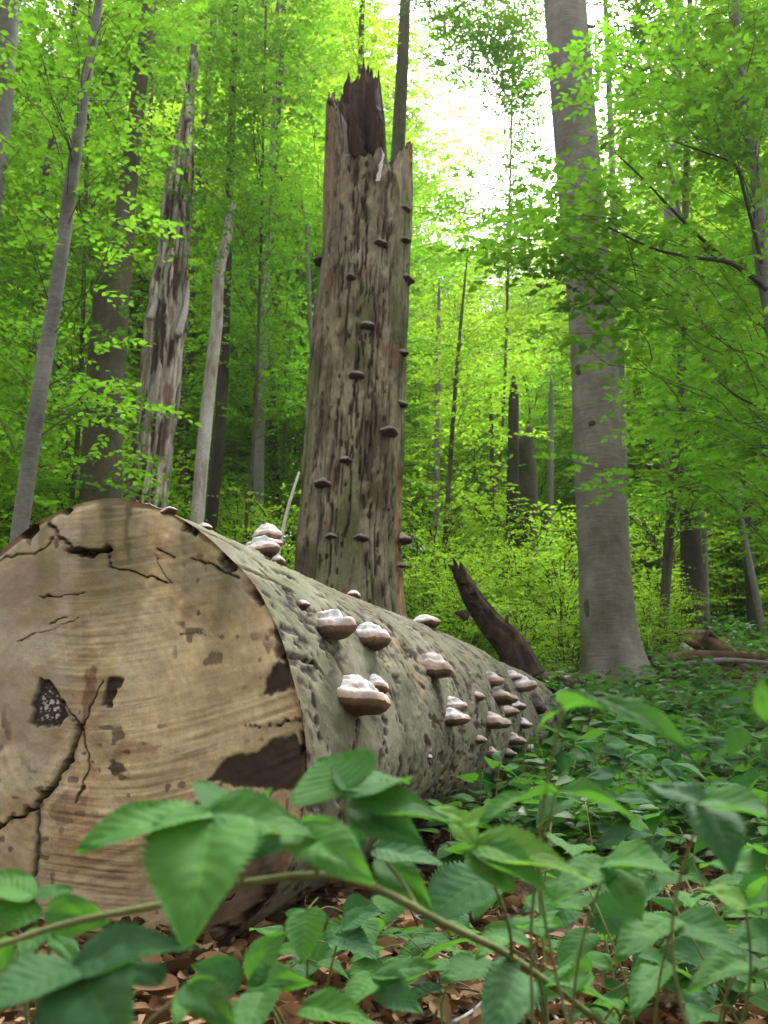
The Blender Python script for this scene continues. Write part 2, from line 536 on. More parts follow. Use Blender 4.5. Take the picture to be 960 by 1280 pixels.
def build_log():
    root = thing('felled_log', 'huge sawn beech log with cracked tan cut face and grey bark', 'log', A - EV * 0.5)
    off = np.array(root.location)
    nth = 620
    th = np.linspace(0, 2 * np.pi, nth, endpoint=False)
    # ---- cut face
    nr = 240
    rho = np.linspace(0, 1, nr) ** 0.85
    RH, TH = np.meshgrid(rho, th, indexing='ij')
    Rr = RH * face_r(TH)
    u, v = (Rr * np.cos(TH)).ravel(), (Rr * np.sin(TH)).ravel()
    q = np.stack([u, v], -1)
    q3 = np.stack([u, v, u * 0], -1)
    wob = np.stack([fbm(q3 * 14, 3, 1) - .5, fbm(q3 * 14, 3, 2) - .5], -1)
    fine = np.stack([fbm(q3 * 70, 2, 3) - .5, fbm(q3 * 70, 2, 4) - .5], -1)
    qw = q + wob * 0.03 + fine * 0.012
    fp = lambda L: np.array([on_face(*p) for p in L])
    pith = on_face(103, 908)
    dq = q - pith
    rp = np.hypot(dq[:, 0], dq[:, 1])
    ap = np.arctan2(dq[:, 1], dq[:, 0])
    # base wood tones
    n1 = fbm(q3 * 4, 4, 11)
    n2 = fbm(q3 * 16 + 5, 4, 12)
    colr = mix((0.29, 0.205, 0.10), (0.52, 0.41, 0.225), sstep(0.28, 0.66, n1))
    n3 = fbm(q3 * 42 + 9, 4, 18)
    n4 = fbm(np.stack([u * 7, v * 11, u * 0], -1) + 3, 5, 19)
    colr = mix(colr, (0.52, 0.44, 0.275), sstep(0.48, 0.68, n4) * 0.65)
    colr = mix(colr, (0.165, 0.105, 0.05), sstep(0.50, 0.36, n4) * 0.5)
    colr = colr * (1 + 0.7 * (n3 - .5))[:, None]
    colr = mix(colr, (0.33, 0.305, 0.225), sstep(0.45, 0.75, n2) * (0.25 + .4 * sstep(-.05, .3, v)))                 # grey weathering
    rings = np.sin((rp + (n1 - .5) * 0.05) * 2 * np.pi / 0.021)
    colr = colr * (1 + 0.07 * rings * sstep(0.05, 0.25, rp) * (.3 + 1.2 * n4))[:, None]
    rays = fbm(np.stack([ap * 26, rp * 5, u * 0], -1), 3, 13)
    colr = colr * (1 + 0.32 * (rays - .5))[:, None]
    colr = mix(colr, (0.47, 0.43, 0.33), .42 * sstep(.12, -.18, u) * sstep(-.25, .1, v) * (.5 + n2))
    colr = mix(colr, (0.60, 0.50, 0.30), .38 * sstep(0.0, .2, u) * sstep(.34, .1, v) * sstep(-.3, -.05, v) * (.4 + 1.1 * n4))
    # greenish algae and vertical drip stains in the upper part
    up_ = sstep(0.12, 0.45, v)
    alg = sstep(0.42, 0.66, fbm(np.stack([u * 16, v * 3.2, u * 0], -1), 4, 14)) * (0.25 + 0.75 * up_)
    colr = mix(colr, (0.20, 0.185, 0.085), alg * 0.75 * sstep(-0.1, 0.2, v))
    for a_, w_, k_ in (([(163, 622), (160, 660), (158, 705)], 0.011, 0.8), ([(135, 624), (136, 665), (140, 700)], 0.02, 0.6), ([(230, 650), (240, 700), (236, 760)], 0.03, 0.4), ([(290, 720), (275, 770), (270, 800)], 0.022, 0.35)):
        d, al = poly_dist(qw, fp(a_))
        colr = mix(colr, (0.09, 0.08, 0.035), sstep(w_, w_ * 0.3, d) * k_ * (1 - 0.4 * al))
    # saw marks: shallow arcs fanning across the right half
    sm = v + 0.16 * (u - 0.1) - 0.45 * (u + 0.1) ** 2 + (fbm(q3 * 3, 2, 16) - .5) * 0.03
    sfan = sm + (u - .35) * v * 0.25 * sstep(-.1, .4, u)
    saw = fbm(np.stack([u * 2.6, sfan * 150, u * 0], -1), 3, 15) - .5
    saw2 = fbm(np.stack([u * 1.2, (v - 0.33 * u) * 60, u * 0], -1), 2, 17) - .5
    sawm = sstep(-0.22, 0.08, u) * (0.4 + 0.6 * sstep(0.33, 0.05, v))
    patchy = .35 + 1.1 * sstep(.38, .62, fbm(q3 * 5 + 2, 3, 24))
    sawm = sawm * patchy
    w = saw * 0.006 * sawm + saw2 * 0.004 * sawm
    colr = colr * (1 + 0.6 * saw * sawm + 0.25 * saw2 * sawm)[:, None]
    w += (n1 - .5) * 0.03 + (n2 - .5) * 0.008 + (n3 - .5) * 0.004
    # lower part browner and dirtier
    low = sstep(-0.12, -0.4, v)
    colr = mix(colr, (0.23, 0.145, 0.075), low * 0.55)
    # dark rot patches with their own outlines
    def patch(pts, c, k, depth=0.0, soft=0.004, noisy=0.5):
        nonlocal colr, w
        s = poly_inside(qw, fp(pts))
        m = sstep(-soft, soft, s) * k
        nn = sstep(0.35, 0.6, fbm(q3 * 60, 3, 21)) * noisy
        colr = mix(colr, mix(c, np.asarray(c) * 2.2, nn), m)
        w -= depth * m * (0.6 + 0.8 * fbm(q3 * 45, 2, 22))
    patch([(262, 978), (276, 955), (296, 944), (320, 940), (340, 922), (366, 920), (381, 940), (384, 988), (330, 984)], (0.02, 0.012, 0.008), 0.95, .004, .003, .35)
    patch([(334, 866), (338, 838), (346, 822), (360, 826), (367, 864)], (0.02, 0.012, 0.008), 0.95, .004, .003, .35)
    patch([(34, 912), (38, 884), (48, 850), (62, 852), (74, 878), (82, 896), (70, 910), (52, 914)], (0.02, 0.014, 0.010), 0.95, 0.012)
    patch([(104, 906), (108, 860), (104, 838), (120, 834), (124, 860), (118, 890)], (0.10, 0.05, 0.022), 0.7)
    patch([(128, 886), (132, 858), (138, 846), (156, 850), (146, 866), (138, 890)], (0.022, 0.013, 0.008), 0.95, 0.008)
    patch([(132, 956), (140, 944), (152, 950), (160, 964), (148, 968)], (0.035, 0.02, 0.012), 0.9)
    patch([(136, 945), (150, 926), (206, 930), (200, 942), (160, 944)], (0.17, 0.095, 0.04), 0.55)
    patch([(210, 1150), (260, 1108), (300, 1060), (372, 1040), (360, 1095), (330, 1135), (296, 1170), (240, 1205), (205, 1200)], (0.035, 0.022, 0.014), 0.85, 0.0, 0.02)
    patch([(60, 1010), (84, 985), (112, 990), (104, 1026), (72, 1030)], (0.13, 0.075, 0.035), 0.6)
    patch([(88, 1000), (98, 960), (118, 950), (126, 990), (140, 1060), (90, 1110), (70, 1100)], (0.27, 0.17, 0.09), 0.5, 0, 0.03)
    # white mould specks in the rot pocket
    inp = sstep(0, 0.008, poly_inside(qw, fp([(40, 908), (46, 870), (56, 856), (72, 884), (72, 906)])))
    colr = mix(colr, (0.5, 0.48, 0.43), inp * sstep(0.56, 0.64, fbm(q3 * 190, 2, 23)))
    # pale root-like mould threads
    for a_ in ([(118, 915), (132, 950), (142, 990), (146, 1004)], [(150, 830), (160, 845), (175, 862)]):
        d, _ = poly_dist(q + wob * 0.01, fp(a_))
        colr = mix(colr, (0.5, 0.47, 0.42), sstep(0.004, 0.001, d) * 0.6 * sstep(.45, .6, n3))
    # cracks, cut into the wood
    cracks = [([(100, 908), (88, 950), (66, 982), (48, 1006), (44, 1050), (38, 1108)], 0.012, 0.007, 0.05),
              ([(48, 1008), (20, 1022), (-20, 1050)], 0.008, 0.008, 0.04),
              ([(40, 1108), (30, 1180)], 0.012, 0.01, 0.04),
              ([(104, 906), (84, 888), (70, 878)], 0.006, 0.004, 0.02),
              ([(106, 906), (118, 880), (130, 850)], 0.005, 0.003, 0.012),
              ([(62, 652), (84, 676), (100, 686), (134, 688), (136, 708), (166, 716), (210, 730)], 0.007, 0.003, 0.025),
              ([(196, 688), (216, 698)], 0.006, 0.004, 0.02),
              ([(88, 686), (112, 692), (138, 688)], 0.013, 0.010, 0.03),
              ([(46, 742), (76, 746), (108, 738)], 0.005, 0.002, 0.012),
              ([(60, 780), (82, 772)], 0.004, 0.002, 0.01),
              ([(190, 696), (206, 722), (214, 732)], 0.002, 0.002, 0.006),
              ([(22, 800), (60, 790), (100, 770)], 0.003, 0.001, 0.006),
              ([(310, 906), (345, 904), (385, 900), (408, 906)], 0.003, 0.006, 0.02),
              ([(210, 1120), (250, 1126), (300, 1118)], 0.004, 0.002, 0.01),
              ([(104, 912), (112, 960), (96, 1000)], 0.005, 0.004, 0.018),
              ([(238, 700), (300, 720)], 0.003, 0.006, 0.012),
              ([(225, 790), (262, 796)], 0.002, 0.001, 0.004),
              ([(0, 700), (40, 690), (70, 668)], 0.004, 0.003, 0.01)]
    for pts, w0, w1, dep in cracks:
        d, al = poly_dist(q + wob * 0.022 + fine * 0.012, fp(pts))
        ww = (w0 + (w1 - w0) * al) * (.48 if w0 < .011 else .75) * (.5 + 1.0 * n3)
        m = sstep(ww, ww * 0.35, d)
        colr = mix(colr, (0.014, 0.009, 0.006), m * 0.95)
        colr = mix(colr, (0.10, 0.06, 0.03), sstep(ww * 3, ww, d) * (1 - m) * 0.45)
        w -= dep * m
    # a few tiny worm pits
    pit = sstep(0.80, 0.86, vnoise(q3 * 55, 41)) * sstep(0.5, 0.7, vnoise(q3 * 7, 42))
    colr = mix(colr, (0.05, 0.03, 0.018), pit * 0.7)
    # rim: brown inner bark
    rim = sstep(0.975, 0.985, RH.ravel() + (n2 - .5) * .05) * (.35 + .65 * sstep(.4, .6, n4))
    colr = mix(colr, (0.13, 0.07, 0.03), rim * 0.9)
    chip = sstep(.955, .975, RH.ravel() + (n3 - .5) * .10) * sstep(.54, .6, fbm(np.stack([ap * 9, rp * 6, u * 0], -1), 2, 25))
    colr = mix(colr, (0.02, 0.013, 0.008), chip * .85)
    w -= .02 * chip
    w -= 0.006 * sstep(0.955, 1.0, RH.ravel())
    w = w * sstep(1.0, 0.985, RH.ravel())
    P = A + u[:, None] * EU + v[:, None] * EV - AX * w[:, None]
    obj('cut_face', make_mesh('cut_face', P - off, grid_faces(nr, nth, True), {'col': colr}), M_face, root)
    # ---- bark
    ns = 430
    s = np.concatenate([[0], np.cumsum(np.interp(np.linspace(0, 1, ns - 1), [0, .35, 1], [0.0055, 0.010, 0.024]))])
    s = s / s[-1] * LOG_L
    nb = 500
    thb = np.linspace(0, 2 * np.pi, nb, endpoint=False)
    S, T = np.meshgrid(s, thb, indexing='ij')
    rad = log_r(T, S)
    c3 = np.stack([np.cos(T) * 0.48, np.sin(T) * 0.48, S], -1).reshape(-1, 3)
    Sf, Tf = S.ravel(), T.ravel()
    lump = fbm(c3 * np.array([2.2, 2.2, 1.2]), 3, 50) - .5
    rough = fbm(c3 * np.array([16, 16, 9]), 4, 51)
    # flakes: bark lost in small ragged patches, more of them far from the cut
    crust = fbm(c3 * np.array([55, 55, 34]), 3, 58)
    fl = fbm(c3 * np.array([17, 17, 12]), 4, 52)
    far = 0.05 * sstep(0.3, 1.6, Sf)
    lip = sstep(0.60 - far, 0.645 - far, fl) * (1 - sstep(0.655 - far, 0.67 - far, fl))
    flm = sstep(0.645 - far, 0.66 - far, fl) * sstep(0.45, 0.6, fbm(c3 * 2.3, 2, 56) + 0.12 * sstep(.4, 1.6, Sf))
    pit = np.maximum(sstep(0.645, 0.67, fbm(c3 * np.array([30, 30, 21]), 3, 53)) * sstep(0.3, 0.5, vnoise(c3 * 3, 54)), sstep(.585, .61, fbm(c3 * np.array([58, 58, 24]), 3, 59)) * sstep(.46, .58, fbm(c3 * 4.0, 2, 48)))
    disp = lump * 0.065 * sstep(0, 0.25, Sf) + ((rough - .5) * 0.011 + (crust - .5) * .003) * sstep(0, .03, Sf) - 0.006 * flm - 0.005 * pit + .003 * lip
    lich = sstep(0.45, 0.7, fbm(c3 * 6, 4, 55))
    cb = mix((0.085, 0.086, 0.05), (0.165, 0.165, 0.105), sstep(0.3, 0.7, rough))
    cb = cb * (1 + .9 * (crust - .5))[:, None]
    cb = mix(cb, (0.235, 0.23, 0.165), lich * 0.7)
    cb = mix(cb, (0.10, 0.09, 0.055), sstep(.5, .68, fbm(c3 * np.array([3, 3, 2.2]), 4, 49)) * .55)
    cb = cb * np.array([.85, .84, .80])
    moss = sstep(0.54, 0.70, fbm(c3 * 7, 4, 57)) * sstep(-0.1, 0.8, np.sin(Tf))
    cb = mix(cb, (0.075, 0.10, 0.025), moss * 0.5)
    peel = sstep(.66, .68, fbm(c3 * np.array([5, 5, 3.5]), 4, 47))
    cb = mix(cb, (0.23, 0.17, 0.105), peel * .6)
    disp -= .006 * peel
    cb = mix(cb, (0.29, 0.275, 0.21), lip * .35)
    cb = mix(cb, mix((0.022, 0.015, 0.01), (0.07, 0.045, 0.026), sstep(.4, .6, crust)), flm * 0.95)
    cb = mix(cb, (0.02, 0.014, 0.01), pit * 0.95)
    edge = sstep(0.03, 0.0, Sf + (rough - .5) * 0.05)
    cb = mix(cb, (0.14, 0.09, 0.05), edge * 0.7)
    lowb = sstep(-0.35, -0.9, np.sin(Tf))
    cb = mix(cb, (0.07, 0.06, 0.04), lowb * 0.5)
    for (a0, s0, a1, s1, wd) in ((0.30, 0.0, 0.27, 0.16, 0.007), (0.27, 0.16, 0.2, 0.2, 0.004), (0.75, 0.0, 0.70, 0.30, 0.008), (1.02, 0.0, 0.98, 0.22, 0.007), (-.05, 0.3, -0.09, 0.5, 0.006), (0.62, .5, .58, .8, .006)):
        cq = np.stack([Tf * 0.48 + (rough - .5) * 0.05, Sf], -1)
        d, al = poly_dist(cq, np.array([[a0 * 0.48, s0], [a1 * 0.48, s1]]))
        m = sstep(wd, wd * 0.4, d)
        disp -= 0.015 * m
        cb = mix(cb, (0.02, 0.014, 0.01), m * 0.9)
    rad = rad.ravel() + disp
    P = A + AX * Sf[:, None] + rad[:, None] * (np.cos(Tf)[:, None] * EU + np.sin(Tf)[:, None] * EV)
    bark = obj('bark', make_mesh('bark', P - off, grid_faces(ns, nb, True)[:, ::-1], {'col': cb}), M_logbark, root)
    # ---- splintered far end
    far_c = B - off
    V = [far_c - AX * 0.05]
    endr = []
    for k, t in enumerate(np.linspace(0, 2 * np.pi, 40, endpoint=False)):
        endr.append(far_c + 0.355 * (math.cos(t) * EU + math.sin(t) * EV) + AX * random.uniform(-.02, .12))
    V = np.array(V + endr)
    Fq = np.array([[0, 1 + k, 1 + (k + 1) % 40, 1 + (k + 1) % 40] for k in range(40)])
    obj('broken_end', faces_mesh('broken_end', V, Fq), M_rot, root)
    return P, np.stack([np.cos(Tf), np.sin(Tf)], -1) @ np.stack([EU, EV])
log_P, log_N = build_log()

def pick(Pv, Nv, px, py, rmax=40):
    """the surface point seen at a pixel of the photograph"""
    q = project(Pv)
    facing = (Nv * Pv).sum(1) < 0.02 * np.linalg.norm(Pv, axis=1)
    d = np.hypot(q[:, 0] - px, q[:, 1] - py) + np.where(facing, 0, 1e6) + q[:, 2] * 0.3
    i = int(np.argmin(d))
    return Pv[i], Nv[i]

# ------------------------------------------------------------------ bracket fungi
def shelf(w, d, h, seed, ridges=3, tone='white', hoof=0.2):
    r = np.random.default_rng(seed)
    nphi, ncap, nun = 40, 30, 12
    phi = np.linspace(-1.72, 1.72, nphi)
    skew = r.uniform(-0.15, 0.15)
    rim_w = 1 + 0.13 * np.sin(phi * 2 + r.uniform(0, 6)) + 0.07 * np.sin(phi * 5 + r.uniform(0, 6))
    rho = np.linspace(0, 1, ncap)
    PH, RO = np.meshgrid(phi, rho, indexing='ij')
    RW = np.repeat(rim_w[:, None], ncap, 1)
    gk = r.uniform(.58, .72)
    top = np.interp(rho, [0, .25, .5, gk - .04, gk + .03, .84, .93, 1.0] if ridges > 1 else [0, .3, .6, .8, .86, .92, .97, 1.0],
                    [1.0, .94, .80, .60, .53, .43, .30, .10] if ridges > 1 else [1, .93, .75, .5, .42, .33, .22, .1])
    top = np.convolve(np.pad(top, 2, mode='edge'), np.ones(3) / 3, 'same')[2:-2]
    z = h * np.repeat(top[None], nphi, 0)
    z += h * 0.03 * np.sin(RO * 19 + r.uniform(0, 6)) * (ridges > 2)
    bul = RO + 0.035 * np.sin(np.clip((RO - 0.8) / 0.2, 0, 1) * np.pi)
    x = w / 2 * np.sin(PH) * bul * RW + skew * w * 0.3 * (1 - RO)
    y = d * np.cos(PH) * bul * RW - 0.02 * w
    n = fbm(np.stack([x, y, z], -1) / w * 6 + seed, 3, 60) - .5
    z = z + n * h * 0.22
    x = x + n * w * 0.03
    V1 = np.stack([x, y, z], -1).reshape(-1, 3)
    ro = RO.ravel()
    nn = fbm(V1 / w * 9 + seed * 1.7, 3, 61)
    rings = 0.5 + 0.5 * np.cos((ro * ridges * 2.0 + (nn - .5)) * 2 * np.pi)
    if tone == 'white':
        c = mix((0.44, 0.415, 0.405), (0.66, 0.64, 0.64), sstep(.25, .65, nn))
        c = mix(c, (0.27, 0.215, 0.185), rings * 0.4 * sstep(.3, .6, nn))
        c = mix(c, (0.40, 0.29, 0.225), sstep(0.86, 0.97, ro + (nn - .5) * 0.3) * 0.85)
        c = mix(c, (0.30, 0.19, 0.13), sstep(0.96, 0.985, ro) * 0.6)
        under = (0.135, 0.09, 0.062)
    elif tone == 'dull':
        c = mix((0.36, 0.33, 0.31), (0.52, 0.49, 0.48), nn)
        c = mix(c, (0.30, 0.22, 0.17), rings * 0.4)
        c = mix(c, (0.30, 0.21, 0.16), sstep(0.65, 0.85, ro + (nn - .5) * 0.2) * 0.8)
        under = (0.15, 0.10, 0.07)
    elif tone == 'dark':
        c = mix((0.05, 0.045, 0.04), (0.14, 0.12, 0.11), nn)
        under = (0.04, 0.03, 0.025)
    else:       # weathered grey brown of the standing snag
        c = mix((0.17, 0.155, 0.125), (0.34, 0.315, 0.265), nn)
        c = mix(c, (0.11, 0.085, 0.06), rings * 0.35)
        under = (0.05, 0.035, 0.025)
    me1 = make_mesh('cap', V1, grid_faces(nphi, ncap)[:, ::-1], {'col': c})
    rho2 = np.linspace(1, 0, nun)
    PH2, RO2 = np.meshgrid(phi, rho2, indexing='ij')
    last = np.stack([x, y, z], -1)[:, -1]
    ctr = np.array([0, -0.02 * w, 0])
    k = (1 - RO2)[..., None]
    V2 = last[:, None] * (1 - k) + ctr * k
    V2[..., 2] = last[:, None, 2] * (1 - k[..., 0]) + (-h * hoof) * k[..., 0] - h * 0.16 * np.sin(np.sqrt(k[..., 0]) * np.pi)
    V2 = V2.reshape(-1, 3)
    cu = mix(np.asarray(under) * 0.7, np.asarray(under) * 1.3, fbm(V2 / w * 12, 3, 62))
    cu = mix(cu, np.asarray(under) * 2.2, sstep(0.8, 1.0, RO2.ravel()) * 0.6)
    me2 = make_mesh('pore_surface', V2, grid_faces(nphi, nun)[:, ::-1], {'col': cu})
    return me1, me2
def fungus(p, nrm, shelves, label, group=None, tone='white', tilt=0.0):
    """shelves: list of (dx, dy, dz, width, depth, height, ridges)"""
    o = np.array([nrm[0], nrm[1], 0.0])
    if np.linalg.norm(o) < 0.3:
        o = np.array([0.3, -1, 0])
    o = norm(o)
    root = thing('bracket_fungus', label, 'fungus', p, group)
    root.rotation_euler = (tilt + random.uniform(-.08, .1), random.uniform(-.14, .14), math.atan2(o[1], o[0]) - math.pi / 2)
    for k, (dx, dy, dz, w, d, h, rg) in enumerate(shelves):
        m1, m2 = shelf(w, d, h, random.randint(1, 9999), rg, tone)
        for nm, me, mt in (('cap', m1, M_fungus), ('pore_surface', m2, M_pore)):
            c = obj(nm, me, mt, root)
            c.location = (dx, dy, dz)
    return root
G_log = 'bracket fungi on the felled log'
def log_fungus(px, py, wpx, hpx, label, tone='white', stack=None, rg=3, dfac=0.75, toward=None):
    p, n = pick(log_P, log_N, px, py + hpx * 0.15)
    dep = p @ FWD
    w, h = wpx * dep / F, hpx * dep / F
    if toward is not None:
        n = np.array([*toward, 0.0])
    else:
        n = norm(n * np.array([1, 1, 0])) * 0.55 + norm(-p * np.array([1, 1, 0])) * 0.45
    sh = [(0, 0, 0, w, w * dfac, h * 0.8, rg)]
    if stack:
        for (ax, ay, aw, ah) in stack:      # extra shelves, offsets in pixels from the centre (right, up)
            sh.append((ax * dep / F, -0.012, ay * dep / F, aw * dep / F, aw * dep / F * dfac, ah * dep / F, 2))
    return fungus(p - norm(n) * 0.01, n, sh, label, G_log, tone)
log_fungus(440, 876, 82, 48, 'largest white bracket fungus, broad two-tier cap low on the log side', stack=[(-8, 16, 62, 28)], rg=3)
log_fungus(469, 858, 36, 26, 'small white bracket fungus tucked behind the largest one', rg=2)
log_fungus(412, 786, 58, 40, 'plump white bracket fungus above the largest one with brown underside', rg=3)
log_fungus(460, 800, 46, 36, 'white hoof-shaped fungus just right of the plump one', rg=3)
log_fungus(326, 690, 46, 32, 'layered white fungus stack at top of the log near the cut', stack=[(-16, 24, 34, 22), (-8, 12, 40, 18)], rg=3)
log_fungus(541, 838, 52, 34, 'lone pale-topped fungus in the middle of the bark with brown underside', 'dull', rg=3)
log_fungus(563, 900, 48, 26, 'white two-lobed fungus below the lone pale one', stack=[(-10, 16, 32, 18)], rg=2)
log_fungus(535, 772, 32, 18, 'white fungus on the log ridge in front of the snag', rg=2)
log_fungus(447, 735, 16, 12, 'tiny white fungus button on the log ridge below the snag', rg=1)
log_fungus(200, 631, 22, 10, 'small white fungus on the top rim of the cut face', rg=1)
log_fungus(259, 657, 17, 10, 'small white fungus between rim and layered stack', rg=1)
log_fungus(349, 702, 18, 14, 'small white fungus beside the layered stack', rg=1)
log_fungus(377, 758, 20, 12, 'flat whitish fungus crust left of the plump one', rg=1)
log_fungus(536, 946, 11, 8, 'tiny white fungus button low on the bark', rg=1)
log_fungus(614, 852, 26, 20, 'dull grey fungus at top of the far cluster', 'dull', rg=2)
log_fungus(622, 874, 40, 20, 'brownish shelf under the dull grey one in the far cluster', 'dull', rg=3)
log_fungus(649, 858, 36, 24, 'white topped shelf at the far end beside the ridge', rg=3, stack=[(4, 13, 24, 12)])
log_fungus(612, 904, 42, 22, 'wide banded shelf in the middle of the far cluster', 'dull', rg=3)
log_fungus(633, 892, 28, 16, 'narrow shelf overlapping the wide banded one', 'dull', rg=2)
log_fungus(638, 926, 32, 17, 'low shelf under the wide banded one', 'dull', rg=2)
log_fungus(612, 944, 26, 18, 'lowest shelf of the far cluster just above the herbs', 'dull', rg=2)
log_fungus(670, 884, 24, 28, 'blackish rotten fungus at the far end of the log', 'dark', rg=2)
log_fungus(594, 872, 20, 13, 'small dull shelf left of the far cluster', 'dull', rg=1)
log_fungus(652, 906, 24, 14, 'small white shelf between wide banded shelf and rotten one', rg=2)
log_fungus(596, 926, 22, 13, 'small dull shelf left of the low shelf', 'dull', rg=1)
log_fungus(632, 942, 24, 13, 'small banded shelf touching the herbs', 'dull', rg=2)
log_fungus(644, 884, 24, 14, 'pale shelf tucked under the white topped one', rg=2)
log_fungus(660, 936, 22, 14, 'pale shelf half hidden by herbs at the far end', rg=2)

# ------------------------------------------------------------------ standing broken snag
SNAG_Y = 7.6
def build_snag():
    cl = [(434, 790, 73), (434, 740, 71), (436, 690, 69), (444, 560, 63), (450, 430, 58), (457, 300, 56), (460, 200, 55), (462, 60, 54)]
    zc = []
    for px, py, hw in cl:
        p = PY(px, py, SNAG_Y)
        dep = p @ FWD
        zc.append((p[2], p[0], hw * dep / F))
    zc = np.array(zc)
    g0 = float(ground_z(zc[0, 1], SNAG_Y))
    zlo = g0 - 0.15
    root = thing('broken_snag', 'tall broken-topped dead beech trunk studded with bracket fungi', 'dead tree', (zc[0, 1], SNAG_Y, g0))
    off = np.array(root.location)
    nth, nz = 330, 460
    th = np.linspace(0, 2 * np.pi, nth, endpoint=False)     # 0 = +X (right), -pi/2 towards the camera
    def zpix(py):
        return PY(450, py, SNAG_Y)[2]
    # rim height by direction
    rimk = [(-180, 128), (-160, 122), (-145, 128), (-128, 140), (-122, 188), (-105, 196), (-85, 193), (-72, 184), (-66, 205), (-58, 205), (-48, 190), (-30, 186), (-12, 176), (-2, 178), (10, 200), (30, 222), (62, 222), (68, 150), (75, 112), (80, 92), (92, 82), (98, 104), (104, 118), (112, 96), (120, 108), (130, 116), (150, 122), (180, 128)]
    ra = np.array([a for a, _ in rimk])
    rz = np.array([PY(450, p, SNAG_Y + 0.36 * math.sin(R(a)))[2] for a, p in rimk])
    def rim(t):
        d = (np.degrees(t) + 180) % 360 - 180
        tq = np.stack([np.cos(t) * 9, np.sin(t) * 9, t * 0], -1)
        return np.interp(d, ra, rz) + (fbm(tq * 1.5, 4, 70) - .5) * 0.36 * (0.5 + 0.9 * (np.sin(t) > 0.2))
    RIM = rim(th)
    k = np.linspace(0, 1, nz)
    K, T = np.meshgrid(k, th, indexing='ij')
    Z = zlo + (RIM[None] - zlo) * K
    CX = np.interp(Z, zc[:, 0], zc[:, 1])
    Rd = np.interp(Z, zc[:, 0], zc[:, 2])
    flare = 1 + 0.25 * sstep(g0 + 0.9, g0 - 0.1, Z)
    c3 = np.stack([np.cos(T) * 0.4, np.sin(T) * 0.4, Z], -1)
    fis = fbm(c3 * np.array([28, 28, 1.7]), 4, 71)
    fis2 = fbm(c3 * np.array([30, 30, 9.0]), 3, 72)
    zone = fbm(c3 * np.array([4, 4, 0.7]), 3, 73)
    crack = sstep(0.055, 0.014, np.abs(fis - 0.5)) * sstep(0.30, 0.46, zone) * sstep(.30, .44, fis2)
    hole = sstep(0.68, 0.71, fis2) * sstep(0.36, 0.5, zone)
    lump = fbm(c3 * np.array([2.5, 2.5, 0.8]), 3, 74) - .5
    stripped = sstep(0.30, 0.34, fbm(c3 * np.array([3, 3, .5]), 3, 75) * 0.4 + 0.18) * 0
    deg = (np.degrees(T) + 180) % 360 - 180
    # bare strips: left upper side and the torn front below the rim
    left = sstep(18, 8, np.abs(deg + 150 + (fis2 - .5) * 30)) * sstep(zpix(330), zpix(240), Z + (fis - .5) * 0.8)
    front = sstep(24, 16, np.abs(deg + 103 + (fis2 - .5) * 16)) * sstep(zpix(226), zpix(214), Z + (fis2 - .5) * 0.3)
    rightt = sstep(14, 9, np.abs(deg + 18 + (fis2 - .5) * 14)) * sstep(zpix(265), zpix(215), Z + (fis - .5) * 0.5)
    low = sstep(13, 9, np.abs(deg + 14 + (fis2 - .5) * 10)) * sstep(zpix(592), zpix(606), Z + (fis2 - .5) * 0.25)
    bare = np.clip(np.maximum(np.maximum(left, front), rightt), 0, 1)
    disp = lump * 0.07 + (fis - .5) * 0.03 - crack * 0.022 - hole * 0.02 - bare * 0.022 - low * 0.03
    # oval branch scar
    sc = PY(480, 280, SNAG_Y)[2]
    es = np.hypot((deg + 60) / 13, (Z - sc) / 0.26)
    disp += 0.028 * np.exp(-((es - 1) / 0.25) ** 2) - 0.02 * sstep(0.8, 0.4, es)
    Rr = Rd * flare + disp
    X = CX + Rr * np.cos(T)
    Y = SNAG_Y + Rr * np.sin(T)
    V = np.stack([X, Y, Z], -1).reshape(-1, 3)
    rough = fbm(c3 * np.array([9, 9, 4]), 4, 76)
    c = mix((0.085, 0.07, 0.038), (0.245, 0.22, 0.14), sstep(0.34, 0.66, rough))
    c = c * (1 + 1.0 * (fbm(c3 * np.array([34, 34, 22]), 3, 69) - .5))[..., None]
    c = mix(c, (0.25, 0.235, 0.165), sstep(0.5, 0.72, fbm(c3 * np.array([5, 5, 1.8]), 4, 77)) * 0.5)
    c = mix(c, (0.095, 0.11, 0.035), sstep(0.5, 0.66, fbm(c3 * np.array([5, 5, 1.0]), 3, 78)) * 0.55)
    c = mix(c, (0.16, 0.085, 0.05), sstep(0.70, 0.75, fbm(c3 * np.array([7, 7, 3]), 3, 79)) * 0.7)
    c = mix(c, (0.018, 0.014, 0.009), np.maximum(crack * 0.9, hole * 0.85))
    grain = fbm(c3 * np.array([40, 40, 1.2]), 3, 80)
    c = mix(c, mix((0.13, 0.075, 0.045), (0.33, 0.235, 0.155), grain), bare * 0.92)
    c = mix(c, mix((0.18, 0.075, 0.025), (0.46, 0.27, 0.12), sstep(.3, .7, grain * .5 + rough * .5)), low * 0.95)
    c = mix(c, (0.05, 0.04, 0.025), sstep(0.22, 0.1, np.abs(es - 0.9)) * 0.45)
    obj('bark', make_mesh('bark', V - off, grid_faces(nz, nth, True), {'col': c.reshape(-1, 3)}), M_snag, root)
    # hollow inside, torn brown wood
    ni = 60
    k = np.linspace(1, 0, ni)
    K, T = np.meshgrid(k, th, indexing='ij')
    zb = zpix(215)
    Zr = RIM[None]
    wall = 0.055 * (1 - K) + 0.01
    Z = np.where(K < 1, zb - 0.2 + (Zr - zb + 0.2) * K, Zr)
    CX = np.interp(Z, zc[:, 0], zc[:, 1])
    Rd = np.interp(Z, zc[:, 0], zc[:, 2])
